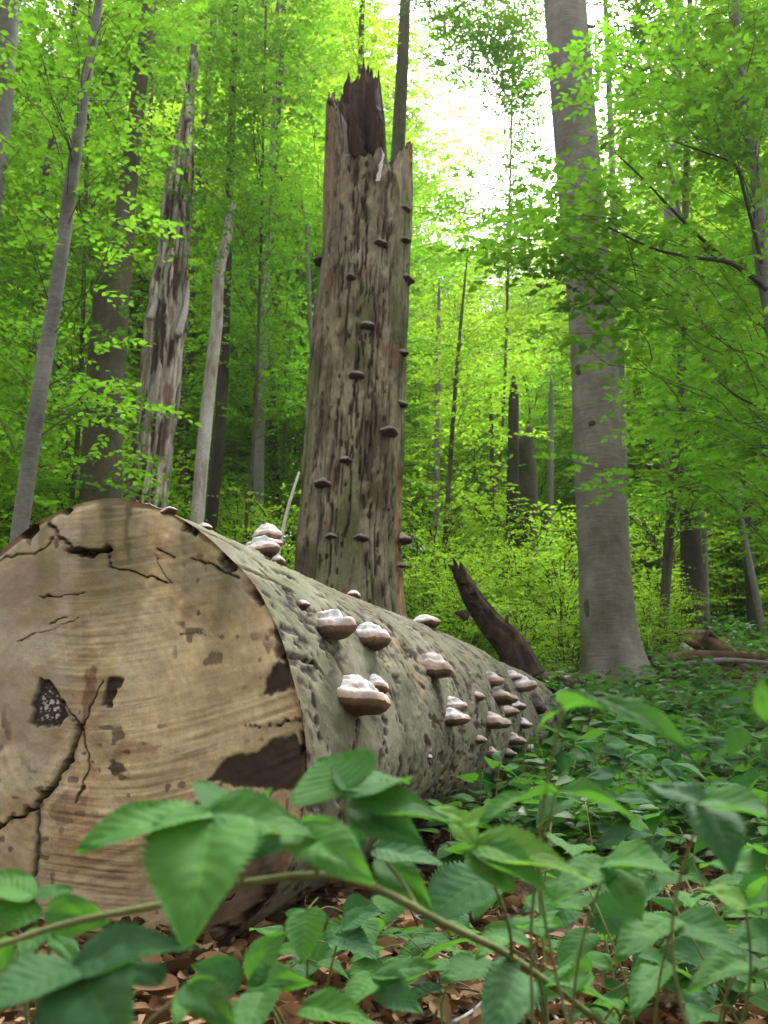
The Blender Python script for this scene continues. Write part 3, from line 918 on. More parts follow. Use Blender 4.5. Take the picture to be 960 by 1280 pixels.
    gr = fbm(np.stack([np.cos(T) * 10, np.sin(T) * 10, Z * 1.1], -1), 4, 81) - .5
    Rr = Rd - 0.012 - 0.09 * sstep(1, 0.8, K) + gr * 0.09 * sstep(1, 0.9, K)
    V = np.stack([CX + Rr * np.cos(T), SNAG_Y + Rr * np.sin(T), Z], -1).reshape(-1, 3)
    Vc = np.array([[zc[-2, 1], SNAG_Y, zb - 0.25]])
    base = (ni - 1) * nth
    j = np.arange(nth)
    Fq = np.concatenate([grid_faces(ni, nth, True), np.stack([base + j, base + (j + 1) % nth, np.full(nth, len(V)), np.full(nth, len(V))], -1)])
    obj('torn_hollow', faces_mesh('torn_hollow', np.concatenate([V, Vc]) - off, Fq), M_heart, root)
    # long splinters standing on the torn edge
    for (px0, py0, px1, py1, w, yo, mt) in [(437, 195, 433, 90, 22, .26, M_heart), (456, 195, 455, 72, 20, .30, M_heart), (466, 190, 466, 96, 24, .27, M_heart), (447, 195, 446, 112, 26, .29, M_heart), (427, 200, 426, 116, 16, .18, M_heart), (474, 205, 475, 140, 14, .24, M_heart), (444, 195, 442, 134, 20, .2, M_heart), (474, 226, 478, 184, 5, -.42, M_white), (508, 215, 514, 178, 9, -.08, M_orange)]:
        p0, p1 = PY(px0, py0, SNAG_Y + yo), PY(px1, py1, SNAG_Y + yo)
        w = w * 8.6 / F
        n = 14
        t = np.linspace(0, 1, n)
        path = p0 + (p1 - p0) * t[:, None]
        path[:, 0] += (fbm(np.stack([t * 4, t * 0 + px0, t * 0], -1), 2, 82) - .5) * 0.05
        prof = w * 0.5 * np.interp(t, [0, .4, .65, .8, .9, 1], [1.0, .95, .72, .5, .22, 0.05]) * (1 + 0.8 * (vnoise(np.stack([t * 11, t * 0 + px1, t * 0], -1), 83) - .5))
        ring = np.array([[-1, 0], [-.4, -.22], [.1, -.1], [.5, -.25], [1, .05], [0, .2]])
        V = (path[:, None] + prof[:, None, None] * np.stack([ring[:, 0], ring[:, 1], ring[:, 0] * 0], -1)[None]).reshape(-1, 3)
        obj('splinter', make_mesh('splinter', V - off, grid_faces(n, 6, True), smooth=False), mt, root)
    T0, Z0 = np.meshgrid(th, np.linspace(g0, zpix(200), 300), indexing='xy')
    CX = np.interp(Z0, zc[:, 0], zc[:, 1])
    Rd = np.interp(Z0, zc[:, 0], zc[:, 2])
    N = np.stack([np.cos(T0), np.sin(T0), T0 * 0], -1).reshape(-1, 3)
    P = np.stack([CX + Rd * np.cos(T0), SNAG_Y + Rd * np.sin(T0), Z0], -1).reshape(-1, 3)
    return P, N
snag_P, snag_N = build_snag()
G_snag = 'bracket fungi up the standing snag'
def snag_fungus(px, py, w, label, hf=0.46):
    p, n = pick(snag_P, snag_N, px, py)
    dep = p @ FWD
    W = w * dep / F
    edge = px > 500 or px < 400
    nn = norm(n * np.array([1, 1, 0]))
    fungus(p - nn * 0.015, nn, [(0, 0, 0, W, W * 0.62, W * hf, 2)], label, G_snag, 'grey')
ORD = ['topmost', 'second highest', 'third highest', 'fourth highest', 'fifth highest', 'sixth highest', 'seventh highest', 'eighth highest', 'lowest']
edge_l = ['%s dark fungus jutting from the snag side towards the big beech' % o for o in ORD[:6] + ['lowest']]
for px, py, w in ((506, 263, 17), (506, 303, 17), (508, 351, 21), (503, 442, 17), (502, 506, 17), (505, 678, 26), (503, 708, 14)):
    snag_fungus(px, py, w, edge_l.pop(0))
snag_fungus(398, 328, 18, 'lone dark fungus jutting from the snag side away from the big beech')
mid_l = ['%s hoof-shaped grey fungus on the front bark of the broken snag' % o for o in ORD]
for px, py, w in ((477, 306, 19), (439, 349, 15), (459, 412, 24), (447, 473, 24), (486, 543, 28), (432, 578, 18), (403, 607, 26), (413, 672, 16), (452, 675, 20)):
    snag_fungus(px, py, w, mid_l.pop(0))
snag_fungus(416, 508, 8, 'tiny pale fungus knob halfway up the broken snag')

# ------------------------------------------------------------------ trees: trunks
def trunk_mesh(name, pts, rad, n=60, seg=24, lump=0.06, seed=1, flare=0.0, ridg=0.0):
    path, r = resample(pts, rad, n)
    t, a, b = frames(path)
    th = np.linspace(0, 2 * np.pi, seg, endpoint=False)
    s = np.linspace(0, np.linalg.norm(path[-1] - path[0]), n)
    c3 = np.stack([np.cos(th)[None] + s[:, None] * 0, np.sin(th)[None] + s[:, None] * 0, s[:, None] * 0.8 + th[None] * 0], -1)
    k = 1 + lump * 2 * (fbm(c3 * 1.3, 3, seed) - .5)
    if ridg:
        k = k + ridg * (fbm(c3 * np.array([4, 4, .8]), 4, seed + 9) - .5) * 2
    if flare:
        f = flare * np.exp(-s / 0.24)
        k = k + f[:, None] * (1 + 0.5 * np.cos(th * 5 + seed)[None])
    V = path[:, None] + (r[:, None] * k)[..., None] * (np.cos(th)[None, :, None] * a[:, None] + np.sin(th)[None, :, None] * b[:, None])
    V = np.concatenate([V.reshape(-1, 3), path[:1], path[-1:]])
    Fq = grid_faces(n, seg, True)
    j = np.arange(seg)
    j2 = (j + 1) % seg
    Fq = np.concatenate([Fq, np.stack([np.full(seg, n * seg), j2, j, j], -1), np.stack([np.full(seg, n * seg + 1), (n - 1) * seg + j, (n - 1) * seg + j2, (n - 1) * seg + j2], -1)])
    return V, Fq
def trunk_pix(pix, y, extend=True, to_ground=True):
    """pixel centre line (px, py, width px), bottom first, standing at distance y -> points, radii"""
    pts, rad = [], []
    for px, py, w in pix:
        p = PY(px, py, y)
        pts.append(p)
        rad.append(w * 0.5 * (p @ FWD) / F)
    if to_ground:
        g = float(ground_z(pts[0][0], y)) - 0.12
        if pts[0][2] > g + 0.1:
            d = pts[0] - pts[1]
            d = d / abs(d[2])
            b = pts[0] + d * (pts[0][2] - g)
            pts.insert(0, b)
            rad.insert(0, rad[0] * 1.08)
    if extend:
        d = pts[-1] - pts[-2]
        d = d / d[2]
        pts.append(pts[-1] + d * 6)
        rad.append(rad[-1] * 0.55)
    return np.array(pts), np.array(rad)

# ------------------------------------------------------------------ trees: foliage
UPV = np.array([0, 0, 1.0])
def leaf_verts(pos, d, nrm, size, wr=0.6, fold=0.10):
    d = norm(d)
    side = norm(np.cross(nrm, d))
    nrm = np.cross(d, side)
    s = size[:, None]
    w = s * wr * 0.5
    k = pos
    l1 = pos + d * s * 0.30 + side * w * 0.92 + nrm * s * fold
    l2 = pos + d * s * 0.68 + side * w * 0.78 + nrm * s * fold * 0.7
    tip = pos + d * s - nrm * s * 0.05
    r2 = pos + d * s * 0.68 - side * w * 0.78 + nrm * s * fold * 0.7
    r1 = pos + d * s * 0.30 - side * w * 0.92 + nrm * s * fold
    V = np.stack([k, l1, l2, tip, r2, r1], 1).reshape(-1, 3)
    b = np.arange(len(pos))[:, None] * 6
    Fq = np.concatenate([b + np.array([[0, 1, 2, 3]]), b + np.array([[0, 3, 4, 5]])])
    return V, Fq
def kite_verts(pos, d, nrm, size, wr=0.62, fold=0.12):
    d = norm(d)
    side = norm(np.cross(nrm, d))
    nrm = np.cross(d, side)
    s = size[:, None]
    V = np.stack([pos, pos + d * s * 0.45 + side * s * wr * .5 + nrm * s * fold, pos + d * s, pos + d * s * 0.45 - side * s * wr * .5 + nrm * s * fold], 1).reshape(-1, 3)
    b = np.arange(len(pos))[:, None] * 4
    Fq = np.concatenate([b + np.array([[0, 1, 2]]), b + np.array([[0, 2, 3]])])
    return V, Fq
def twig_leaves(o, d, length, per, r, size, tilt=0.35):
    """o,d (n,3): twig origins and directions; leaves set alternately in a flat spray"""
    n = len(o)
    t = np.linspace(0.12, 1.0, per)[None].repeat(n, 0) + r.uniform(-.04, .04, (n, per))
    L = length[:, None]
    droop = -0.18 * (t ** 2) * L
    pos = o[:, None] + d[:, None] * (t * L)[..., None]
    pos[..., 2] += droop
    side = norm(np.cross(UPV, d) + 1e-6)
    sg = np.where(np.arange(per) % 2 == 0, 1.0, -1.0)[None].repeat(n, 0)
    sg[:, -1] = 0
    ld = d[:, None] * 0.75 + side[:, None] * sg[..., None] * 0.8 + r.normal(0, .18, (n, per, 3))
    nr = UPV + r.normal(0, tilt, (n, per, 3))
    sz = size * r.uniform(.7, 1.2, (n, per))
    return pos.reshape(-1, 3), norm(ld.reshape(-1, 3)), norm(nr.reshape(-1, 3)), sz.ravel()
def boughs_to_twigs(starts, ends, r, step=0.11, tl=(0.25, 0.55), leaf_from=0.3, sag=0.12):
    O, D, L = [], [], []
    segs = []
    for a, b in zip(starts, ends):
        ln = np.linalg.norm(b - a)
        j1, j2 = r.normal(0, .07, 3) * ln, r.normal(0, .07, 3) * ln
        path, _ = resample([a, a * .66 + b * .34 + UPV * ln * sag * .9 + j1, a * .33 + b * .67 + UPV * ln * sag + j2, b], [1, 1, 1, 1], 8)
        segs.append(path)
        n = max(3, int(ln * (1 - leaf_from) / step))
        t = np.linspace(leaf_from, 1, n)
        s = np.linspace(0, 1, 8)
        p = np.stack([np.interp(t, s, path[:, c]) for c in range(3)], -1)
        tg = norm(np.stack([np.interp(np.clip(t, .05, .95), s, np.gradient(path[:, c])) for c in range(3)], -1))
        sd = norm(np.cross(UPV, tg))
        sg = np.where(np.arange(n) % 2 == 0, 1.0, -1.0)
        d = tg * 0.65 + sd * sg[:, None] * 0.85 + r.normal(0, .15, (n, 3))
        d[-1] = tg[-1]
        d[:, 2] *= 0.5
        O.append(p)
        D.append(norm(d))
        L.append(r.uniform(*tl, n) * np.interp(t, [0, leaf_from, 1], [1, 1, .65]))
    return np.concatenate(O), np.concatenate(D), np.concatenate(L), segs
def foliage(starts, ends, r, size=0.072, per=7, step=0.11, tl=(.25, .55), leaf_from=.3, kite=False, wood=0.0045, tilt=.35, sag=.12):
    O, D, L, segs = boughs_to_twigs(starts, ends, r, step, tl, leaf_from, sag)
    pos, ld, nr, sz = twig_leaves(O, D, L, per, r, size, tilt)
    V, Fq = (kite_verts if kite else leaf_verts)(pos, ld, nr, sz)
    k = 4 if kite else 6
    clump = fbm(pos * 0.9, 2, 90)
    rnd = np.clip(r.uniform(0, 1, len(pos)) * 0.6 + (clump - .42) * 1.7, 0, 1)
    leaves = make_mesh('foliage', V, Fq, {'rnd': np.repeat(rnd, k)}, smooth=False)
    parts = []
    for path in segs:
        parts.append(tube(path, np.linspace(wood, wood * .35, len(path)), 8, 4, False))
    V2, F2 = merge(parts)
    return leaves, make_mesh('branches', V2, F2)
def stem_at(pts, z):
    pts = np.asarray(pts)
    return np.stack([np.interp(z, pts[:, 2], pts[:, c]) for c in range(3)], -1)
root_trunk = {}
def place_tree(name, label, cat, pts, rad, mat, group=None, seg=24, n=60, lump=.06, seed=1, flare=0.0, ridg=0.0, trunk_name='trunk'):
    base = pts[0].copy()
    base[2] = float(ground_z(base[0], base[1]))
    root = thing(name, label, cat, base, group)
    V, Fq = trunk_mesh('trunk', pts, rad, n, seg, lump, seed, flare, ridg)
    root_trunk[root.name] = obj(trunk_name, faces_mesh('trunk', V - base, Fq), mat, root)
    return root, base
def add_foliage(root, base, starts, ends, r, mat, **kw):
    lv, br = foliage(np.asarray(starts) - base, np.asarray(ends) - base, r, **kw)
    obj('crown', lv, mat, root)
    obj('branches', br, M_twig, root)
def region_boughs(stem, regions, r, length=(0.9, 1.9), dens=1.0):
    """bough tips sampled in parts of the view at real distances; each bough springs from the stem side"""
    S, E = [], []
    for (x0, x1, y0, y1, d0, d1, cnt) in regions:
        for _ in range(int(cnt * dens)):
            e = PY(r.uniform(x0, x1), r.uniform(y0, y1), r.uniform(d0, d1))
            s = stem_at(stem, e[2] - r.uniform(0.1, 0.8))
            v = e - s
            ln = np.linalg.norm(v)
            mx = r.uniform(*length)
            if ln > mx:
                s = e - v / ln * mx
            S.append(s)
            E.append(e)
    return np.array(S), np.array(E)

# --- the big smooth beech on the right
pts, rad = trunk_pix([(768, 838, 72), (760, 780, 68), (755, 700, 65), (747, 560, 61), (740, 400, 57), (722, 200, 55), (706, 0, 52), (694, -150, 48)], 9.5)
right_beech, rb = place_tree('beech_tree', 'thick smooth grey beech trunk on the right of the log', 'tree', pts, rad, M_beech, seg=72, n=200, lump=.045, seed=3, flare=0.55)
for (px, py, w, h) in ((733, 765, 7, 12), (720, 470, 5, 8), (742, 42, 12, 4), (735, 540, 5, 4)):
    p = PY(px, py, 9.5)
    c = stem_at(pts, p[2])
    rr_ = np.interp(p[2], pts[:, 2], rad)
    dx = np.clip(p[0] - c[0], -rr_ * .9, rr_ * .9)
    ctr = c + np.array([dx, -math.sqrt(rr_ ** 2 - dx ** 2), 0]) * 1.0
    pa, pb_ = np.meshgrid(np.linspace(0, np.pi, 10), np.linspace(0, 2 * np.pi, 16, endpoint=False), indexing='ij')
    ex = np.stack([np.sin(pa) * np.cos(pb_) * w * 9.8 / F, -np.cos(pa) * .014, np.sin(pa) * np.sin(pb_) * h * 9.8 / F], -1)
    ex = ex * (1 + .35 * (fbm(ex * 40 + px, 2, 66) - .5))[..., None]
    V, Fq = (ctr + ex).reshape(-1, 3), grid_faces(10, 16, True)
    obj('branch_scar', make_mesh('branch_scar', V - rb, Fq), M_mossy, root_trunk[right_beech.name])

# --- thin young beech leaning on the left
pts_pole, rad_pole = trunk_pix([(24, 668, 21), (48, 500, 20), (72, 350, 18), (93, 200, 16), (108, 100, 13), (124, 0, 10), (140, -120, 8)], 6.4)
pole, pb = place_tree('young_beech', 'slim smooth grey young beech leaning right behind the cut face', 'tree', pts_pole, rad_pole, M_pole, seg=20, n=80, lump=.05, seed=4)
r = np.random.default_rng(11)
S, E = region_boughs(pts_pole, [(-60, 250, -60, 160, 5.6, 8.2, 26), (-40, 230, 160, 330, 5.8, 8.5, 18), (-40, 200, 420, 590, 6.6, 8.5, 20)], r, (0.7, 1.5))
add_foliage(pole, pb, S, E, r, M_leaf, size=0.066, per=8, step=.10, tl=(.2, .45), leaf_from=.35)

# --- trunk cut by the left edge of the frame
pts, rad = trunk_pix([(-40, 420, 40), (-10, 200, 36), (4, 60, 33), (14, -60, 30)], 7.5)
place_tree('beech_tree', 'grey beech trunk at the left edge above the slim leaning one', 'tree', pts, rad, M_pole, seg=24, n=60, seed=5)

# --- mossy stout trunk
pts, rad = trunk_pix([(125, 640, 52), (132, 480, 47), (139, 370, 44), (143, 345, 40), (152, 300, 30), (166, 180, 20)], 9.6)
place_tree('beech_tree', 'stout mossy brown trunk between the leaning young beech and the peeling snag', 'tree', pts, rad, M_mossy, seg=32, n=80, lump=.08, seed=6)

# --- the peeling dead trunk
def peeling():
    pts, rad = trunk_pix([(180, 625, 56), (190, 560, 53), (200, 480, 54), (208, 400, 56), (211, 360, 46), (218, 300, 40), (226, 210, 34), (236, 130, 15), (243, 50, 8)], 11.2, extend=False)
    base = pts[0].copy()
    base[2] = float(ground_z(base[0], base[1]))
    root = thing('dead_beech_tree', 'peeling grey dead trunk with torn bark and brown rotten hollows', 'dead tree', base)
    V, Fq = trunk_mesh('trunk', pts, rad, 360, 130, .12, 7, 0, .05)
    z = V[:, 2]
    c = stem_at(pts, z)
    q = V - c
    th = np.arctan2(q[:, 1], q[:, 0])
    c3 = np.stack([np.cos(th), np.sin(th), z], -1)
    n1 = fbm(c3 * np.array([3, 3, 1.6]), 4, 101)
    n2 = fbm(c3 * np.array([6, 6, 2.4]), 4, 102)
    gone = sstep(.49, .51, n1)
    rot = sstep(.55, .59, fbm(c3 * np.array([5, 5, 2.0]), 4, 105))
    V = V - norm(q) * (gone * 0.018 + rot * 0.04)[:, None]
    cc = mix((0.07, 0.055, 0.035), (0.40, 0.37, 0.31), sstep(.36, .58, fbm(c3 * np.array([6, 6, 3.5]), 4, 104)))
    cc = mix(cc, mix((.34, .26, .19), (.72, .66, .58), sstep(.35, .6, n2)), gone * 0.85)
    cc = mix(cc, (0.07, 0.033, 0.018), rot * 0.9)
    cc = mix(cc, (0.14, 0.075, 0.045), sstep(.5, .6, fbm(c3 * np.array([3, 3, 3]), 3, 103)) * gone * .6)
    obj('trunk', faces_mesh('trunk', V - base, Fq, {'col': cc}), M_snag, root)
    for (px0, py0, px1, py1, w) in ((222, 420, 236, 350, 5), (188, 400, 196, 352, 6), (240, 70, 246, 100, 3), (236, 150, 228, 100, 4)):
        p0, p1 = PY(px0, py0, 11.0), PY(px1, py1, 11.0)
        Vs, Fs = tube([p0, (p0 + p1) / 2 + np.array([.03, 0, 0]), p1], np.array([w, w * .7, .8]) * 13.5 / F, 10, 6)
        obj('bark_shard', faces_mesh('bark_shard', Vs - base, Fs), M_pale, root)
peeling()
# --- the bleached dead stem
pts, rad = trunk_pix([(246, 650, 17), (254, 560, 17), (262, 480, 16), (271, 400, 14), (274, 340, 13), (283, 300, 12), (290, 256, 10)], 11.5, extend=False)
place_tree('dead_beech_tree', 'thin bleached dead stem snapped off at the top', 'dead tree', pts, rad, M_pale, seg=20, n=110, lump=.12, seed=8, ridg=.06)
# --- trunk that rises behind the snag
pts, rad = trunk_pix([(478, 560, 24), (492, 300, 19), (499, 160, 17), (504, 60, 15), (509, -60, 13)], 14)
place_tree('beech_tree', 'slender trunk rising just behind the top of the broken snag', 'tree', pts, rad, M_mossy, seg=20, n=60, seed=9)

# --- background trunks
G_bg = 'background trunks on the wooded slope'
bg_list = [  # pixel lines, distance, bark, label
    ([(264, 650, 16), (276, 520, 15), (282, 380, 13), (288, 200, 10)], 12.5, M_dark, 'dark slim trunk right behind the bleached dead stem'),
    ([(324, 660, 13), (324, 560, 13), (329, 450, 12), (334, 330, 7)], 14, M_grey, 'pale grey trunk between bleached stem and broken snag'),
    ([(230, 600, 13), (232, 500, 14), (236, 380, 14), (250, 220, 12)], 17, M_mossy, 'dim trunk showing right behind the peeling dead trunk'),
    ([(640, 680, 16), (641, 600, 15), (642, 500, 13), (642, 470, 3)], 13, M_dark, 'dark trunk between broken snag and big right beech'),
    ([(660, 690, 26), (659, 600, 25), (657, 556, 24), (660, 545, 13), (663, 530, 4)], 13.4, M_mossy, 'broad broken trunk next to the dark one'),
    ([(546, 700, 8), (546, 560, 7), (548, 420, 6), (549, 350, 2)], 15, M_grey, 'thin pole trunk just right of the broken snag'),
    ([(687, 720, 9), (688, 620, 8), (689, 520, 7), (689, 470, 2)], 16, M_grey, 'thin pale pole left of the big right beech'),
    ([(786, 830, 11), (780, 650, 12), (776, 480, 11), (770, 330, 10)], 13, M_grey, 'pale trunk hiding behind the big right beech'),
    ([(868, 810, 30), (866, 750, 30), (864, 690, 27), (860, 600, 22)], 13, M_dark, 'thick dark trunk behind the fallen root plate'),
    ([(944, 840, 16), (941, 770, 15), (936, 700, 13), (932, 600, 11)], 12.6, M_dark, 'dark trunk at the far right beyond the root plate'),
    ([(884, 790, 9), (882, 740, 8), (880, 640, 7)], 13.4, M_grey, 'thin grey pole beside the thick dark trunk'),
    ([(836, 420, 20), (837, 300, 18), (842, 180, 14)], 18, M_grey, 'pale trunk high in the leaves right of the big beech'),
    ([(616, 640, 6), (614, 520, 5), (613, 470, 2)], 14, M_mossy, 'faint thin pole in the bright leaves mid slope'),
    ([(50, 320, 10), (58, 220, 11), (72, 140, 9)], 12, M_dark, 'dark crooked trunk between edge trunk and leaning young beech'),
    ([(205, 640, 9), (210, 560, 9), (214, 480, 8)], 20, M_dark, 'narrow dark trunk low behind the peeling one'),
    ([(338, 420, 10), (336, 340, 9), (342, 240, 8)], 17, M_dark, 'dark trunk high in leaves left of the broken snag'),
    ([(385, 330, 5), (383, 280, 4), (374, 240, 1)], 12, M_grey, 'thin forked stem beside the top of the snag'),
    ([(168, 480, 9), (176, 330, 8), (184, 200, 7)], 18, M_mossy, 'slim trunk between mossy trunk and peeling dead trunk'),
    ([(300, 640, 6), (302, 560, 6), (306, 460, 5)], 22, M_dark, 'very thin dark pole left of the pale grey trunk'),
    ([(345, 640, 7), (348, 560, 7), (352, 480, 6)], 23, M_mossy, 'thin far pole close to the left side of the snag'),
    ([(812, 760, 6), (808, 640, 6), (806, 520, 5)], 18, M_mossy, 'thin pole right beside the big beech'),
    ([(908, 560, 8), (898, 510, 8), (884, 440, 6)], 12, M_grey, 'leaning grey stem in the dark leaves on the right'),
]
for i, (px, y, m, lab) in enumerate(bg_list):
    pts, rad = trunk_pix(px, y, extend=(px[-1][1] < 460 and px[-1][2] > 4))
    place_tree('background_trunk', lab, 'tree', pts, rad, m, G_bg, seg=14, n=30, seed=20 + i)

# --- young beech at right with the dark reaching branches
pts_rs, rad_rs = trunk_pix([(985, 560, 22), (965, 400, 19), (952, 330, 17), (944, 210, 14), (925, 90, 10), (915, -60, 7)], 7.4)
rs, rsb = place_tree('young_beech', 'young beech at the right edge reaching dark branches to the left', 'tree', pts_rs, rad_rs, M_pole, seg=18, n=70, seed=12)
for pl, rd in (([(958, 362), (915, 330), (870, 322), (820, 312), (760, 284)], 8), ([(905, 323), (870, 292), (840, 262), (800, 220), (768, 190)], 6), ([(870, 322), (850, 335), (835, 348)], 3), ([(952, 330), (930, 240), (918, 206), (880, 190), (840, 176)], 6), ([(985, 520), (930, 500), (890, 470)], 5)):
    pp = [PY(a, b, 7.3 - 0.15 * i) for i, (a, b) in enumerate(pl)]
    V, Fq = tube(pp, np.linspace(rd, rd * .3, len(pp)) * .5 * 7.6 / F, 24, 6)
    obj('branch', faces_mesh('branch', V - rsb, Fq), M_twig, rs)
r = np.random.default_rng(13)
S, E = region_boughs(pts_rs, [(600, 700, 215, 330, 6.4, 7.4, 12), (560, 660, 290, 350, 6.4, 7.2, 5), (690, 800, 200, 440, 6.4, 7.6, 26), (680, 960, 40, 220, 6.6, 8.6, 40), (780, 1020, 330, 600, 7, 9, 44), (840, 1040, -80, 330, 6.6, 9, 40), (700, 800, 570, 620, 7.6, 8.2, 4)], r, (0.7, 1.5))
add_foliage(rs, rsb, S, E, r, M_leaf, size=0.078, per=8, step=.10, tl=(.2, .45), leaf_from=.3)

# --- mid-distance young beeches that fill left and right
def young_beech(px, y, regions, seed, label, mat, size=.075, length=(.9, 1.8), base_w=12, group='leafy young beeches on the slope', top_py=-150, lean=0.02, step=.095, per=8, dens=1.5):
    r = np.random.default_rng(seed)
    pts, rad = trunk_pix([(px, 620, base_w), (px + 12, 450, base_w * .85), (px + 26, top_py, base_w * .5 if top_py < 0 else 1)], y, extend=top_py < 0)
    root, b = place_tree('young_beech', label, 'tree', pts, rad, M_mossy, group, seg=10, n=30, seed=seed)
    S, E = region_boughs(pts, regions, r, length, dens)
    add_foliage(root, b, S, E, r, mat, size=size, per=per, step=step, tl=(.25, .55), leaf_from=.3)
    return root
young_beech(90, 10, [(-80, 240, -120, 120, 8.5, 11.5, 46), (-80, 200, 120, 380, 8.5, 11.5, 40), (-60, 200, 380, 620, 9, 12, 46)], 31, 'leafy young beech behind the leaning slim one', M_leaf, base_w=7)
young_beech(310, 12, [(200, 420, -140, 120, 10, 13, 54), (200, 400, 120, 330, 10, 13.5, 46), (225, 390, 330, 520, 12, 14, 30)], 32, 'leafy young beech above the bleached dead stem', M_leaf, base_w=5)
young_beech(-60, 8.5, [(-140, 80, -100, 300, 7.5, 10, 44), (-140, 60, 300, 640, 7.5, 10.5, 40)], 33, 'leafy young beech at the far left edge', M_leaf)
young_beech(430, 15, [(330, 480, -160, 60, 13, 17, 46), (380, 480, 60, 180, 14, 17, 16)], 34, 'leafy young beech with branches over the snag top', M_leafy)
young_beech(620, 15, [(500, 700, -160, 30, 12, 16, 70), (630, 700, 20, 300, 12, 16, 40), (600, 680, 20, 130, 12, 16, 16), (510, 640, 10, 100, 13, 16, 34), (530, 650, 190, 270, 13, 16, 12)], 35, 'thin-leaved young beech whose twigs cross the sky gap', M_leaf, length=(1, 2.2), base_w=4, dens=.9)
young_beech(840, 11, [(740, 960, -140, 200, 9.5, 12.5, 36), (735, 810, -60, 130, 10, 12.5, 22), (760, 1020, 200, 420, 10, 13, 52), (790, 1000, 420, 640, 9.5, 12.5, 56)], 36, 'leafy young beech right of the big beech', M_leaf)
young_beech(1000, 9, [(880, 1120, -100, 300, 8, 10.5, 50), (880, 1120, 300, 700, 8.5, 10.5, 50)], 37, 'leafy young beech standing at the right edge of the slope', M_leaf)
young_beech(560, 13, [(520, 690, 400, 640, 12, 15, 30)], 38, 'light green young beech right of the broken snag', M_leafy, base_w=6, top_py=300)

# --- copied slope trees: whole crowns with shared meshes
def crown_proto(seed, h, w, n, mat, size, low=0.12, step=.12):
    r = np.random.default_rng(seed)
    S, E = [], []
    for _ in range(n):
        k = r.uniform(low, 1.0)
        z = h * k
        prof = w * 0.5 * (0.45 + 0.75 * math.sin(math.pi * min(k * .85 + .1, 1))) * r.uniform(.45, 1.1)
        a = r.uniform(0, 2 * np.pi)
        e = np.array([math.cos(a) * prof, math.sin(a) * prof, z + r.uniform(-.1, .4)])
        s = e * np.array([.35, .35, 1]) - UPV * 0.35
        S.append(s)
        E.append(e)
    lv, br = foliage(np.array(S), np.array(E), r, size=size, per=7, step=step, tl=(.3, .75), leaf_from=.12, kite=True, wood=.012)
    tv, tf = trunk_mesh('trunk', np.array([[0, 0, -0.3], [.05, 0, h * .5], [0, .05, h * .97]]), np.array([.07, .05, .015]) * (h / 12) ** .7, 14, 10, .08, seed)
    tm = faces_mesh('trunk', tv, tf)
    tm.materials.append(M_mossy)
    lv.materials.append(mat)
    br.materials.append(M_twig)
    return tm, lv, br
protos_far = [crown_proto(200 + i, 17, 8.0, 430, M_leafy, 0.15, .06, .13) for i in range(3)]
protos_mid = [crown_proto(220 + i, 9, 5.4, 300, (M_leaf, M_leafy, M_leafy)[i], 0.105, .03, .11) for i in range(3)]
protos_shrub = [crown_proto(240 + i, 2.4, 2.4, 120, M_leafy, 0.075, .02, .08) for i in range(3)]
def put_tree(protos, i, x, y, sc, label, group, name, zsc=1.0):
    root = thing(name, label, 'tree' if name != 'beech_shrub' else 'shrub', (x, y, float(ground_z(x, y)) - .05), group)
    root.rotation_euler = (0, 0, random.uniform(0, 6.28))
    root.scale = (sc, sc, sc * zsc)
    tm, lv, br = protos[i % len(protos)]
    for nm, me in (('trunk', tm), ('crown', lv), ('branches', br)):
        c = bpy.data.objects.new(nm, me)
        col.objects.link(c)
        c.parent = root
def ground_pixel(px, y):
    return (px - 480) / F * y / (math.cos(PITCH)) * 1.0
def top_scale(px, y, py, h):
    """scale so that a tree of height h at pixel column px ends at row py"""
    x = PY(px, py, y)[0]
    g = float(ground_z(x, y))
    return x, (PY(px, py, y)[2] - g) / h
G_far = 'tall leafy beeches at the back of the slope'
k = 0
for px, y, py in [(-120, 30, -80), (-30, 26, 40), (60, 31, 110), (150, 27, 70), (230, 32, -120), (310, 28, -60), (390, 33, -40), (450, 38, 140), (480, 30, 350), (530, 36, 330), (585, 42, 300), (560, 27, 430), (630, 34, 330), (690, 40, 340), (650, 26, 440), (735, 33, 350), (790, 28, 340), (850, 31, 260), (905, 27, 60), (960, 32, -60), (1040, 28, -60), (1120, 33, -60), (-200, 28, -60), (340, 45, 60), (760, 46, 260), (880, 46, 220), (180, 46, 20)]:
    x, s = top_scale(px, y, py, 17)
    sc = min(max(s, .4), 1.6)
    put_tree(protos_far, k, x, y, sc, 'tall leafy beech at the back of the wooded slope', G_far, 'beech_tree', min(s / sc, 1.5))
    k += 1
G_mid = 'mid-height leafy beeches on the slope'
for px, y, py in [(-60, 17, 120), (20, 20, 150), (100, 18, 200), (185, 21, 120), (262, 19, 160), (330, 21, 200), (400, 18, 180), (520, 22, 420), (590, 19, 470), (660, 18, 460), (720, 22, 420), (800, 18, 420), (860, 21, 330), (930, 19, 250), (1010, 18, 200), (-130, 19, 100), (1090, 20, 200), (560, 25, 380), (360, 16, 330), (60, 15, 380), (220, 24, 100), (820, 25, 330), (970, 24, 200)]:
    x, s = top_scale(px, y, py, 9)
    sc = min(max(s, .35), 1.5)
    put_tree(protos_mid, k, x, y, sc, 'mid-height leafy beech further up the slope', G_mid, 'beech_tree', min(s / sc, 1.5))
    k += 1
G_sh = 'low beech shrubs in the bright undergrowth'
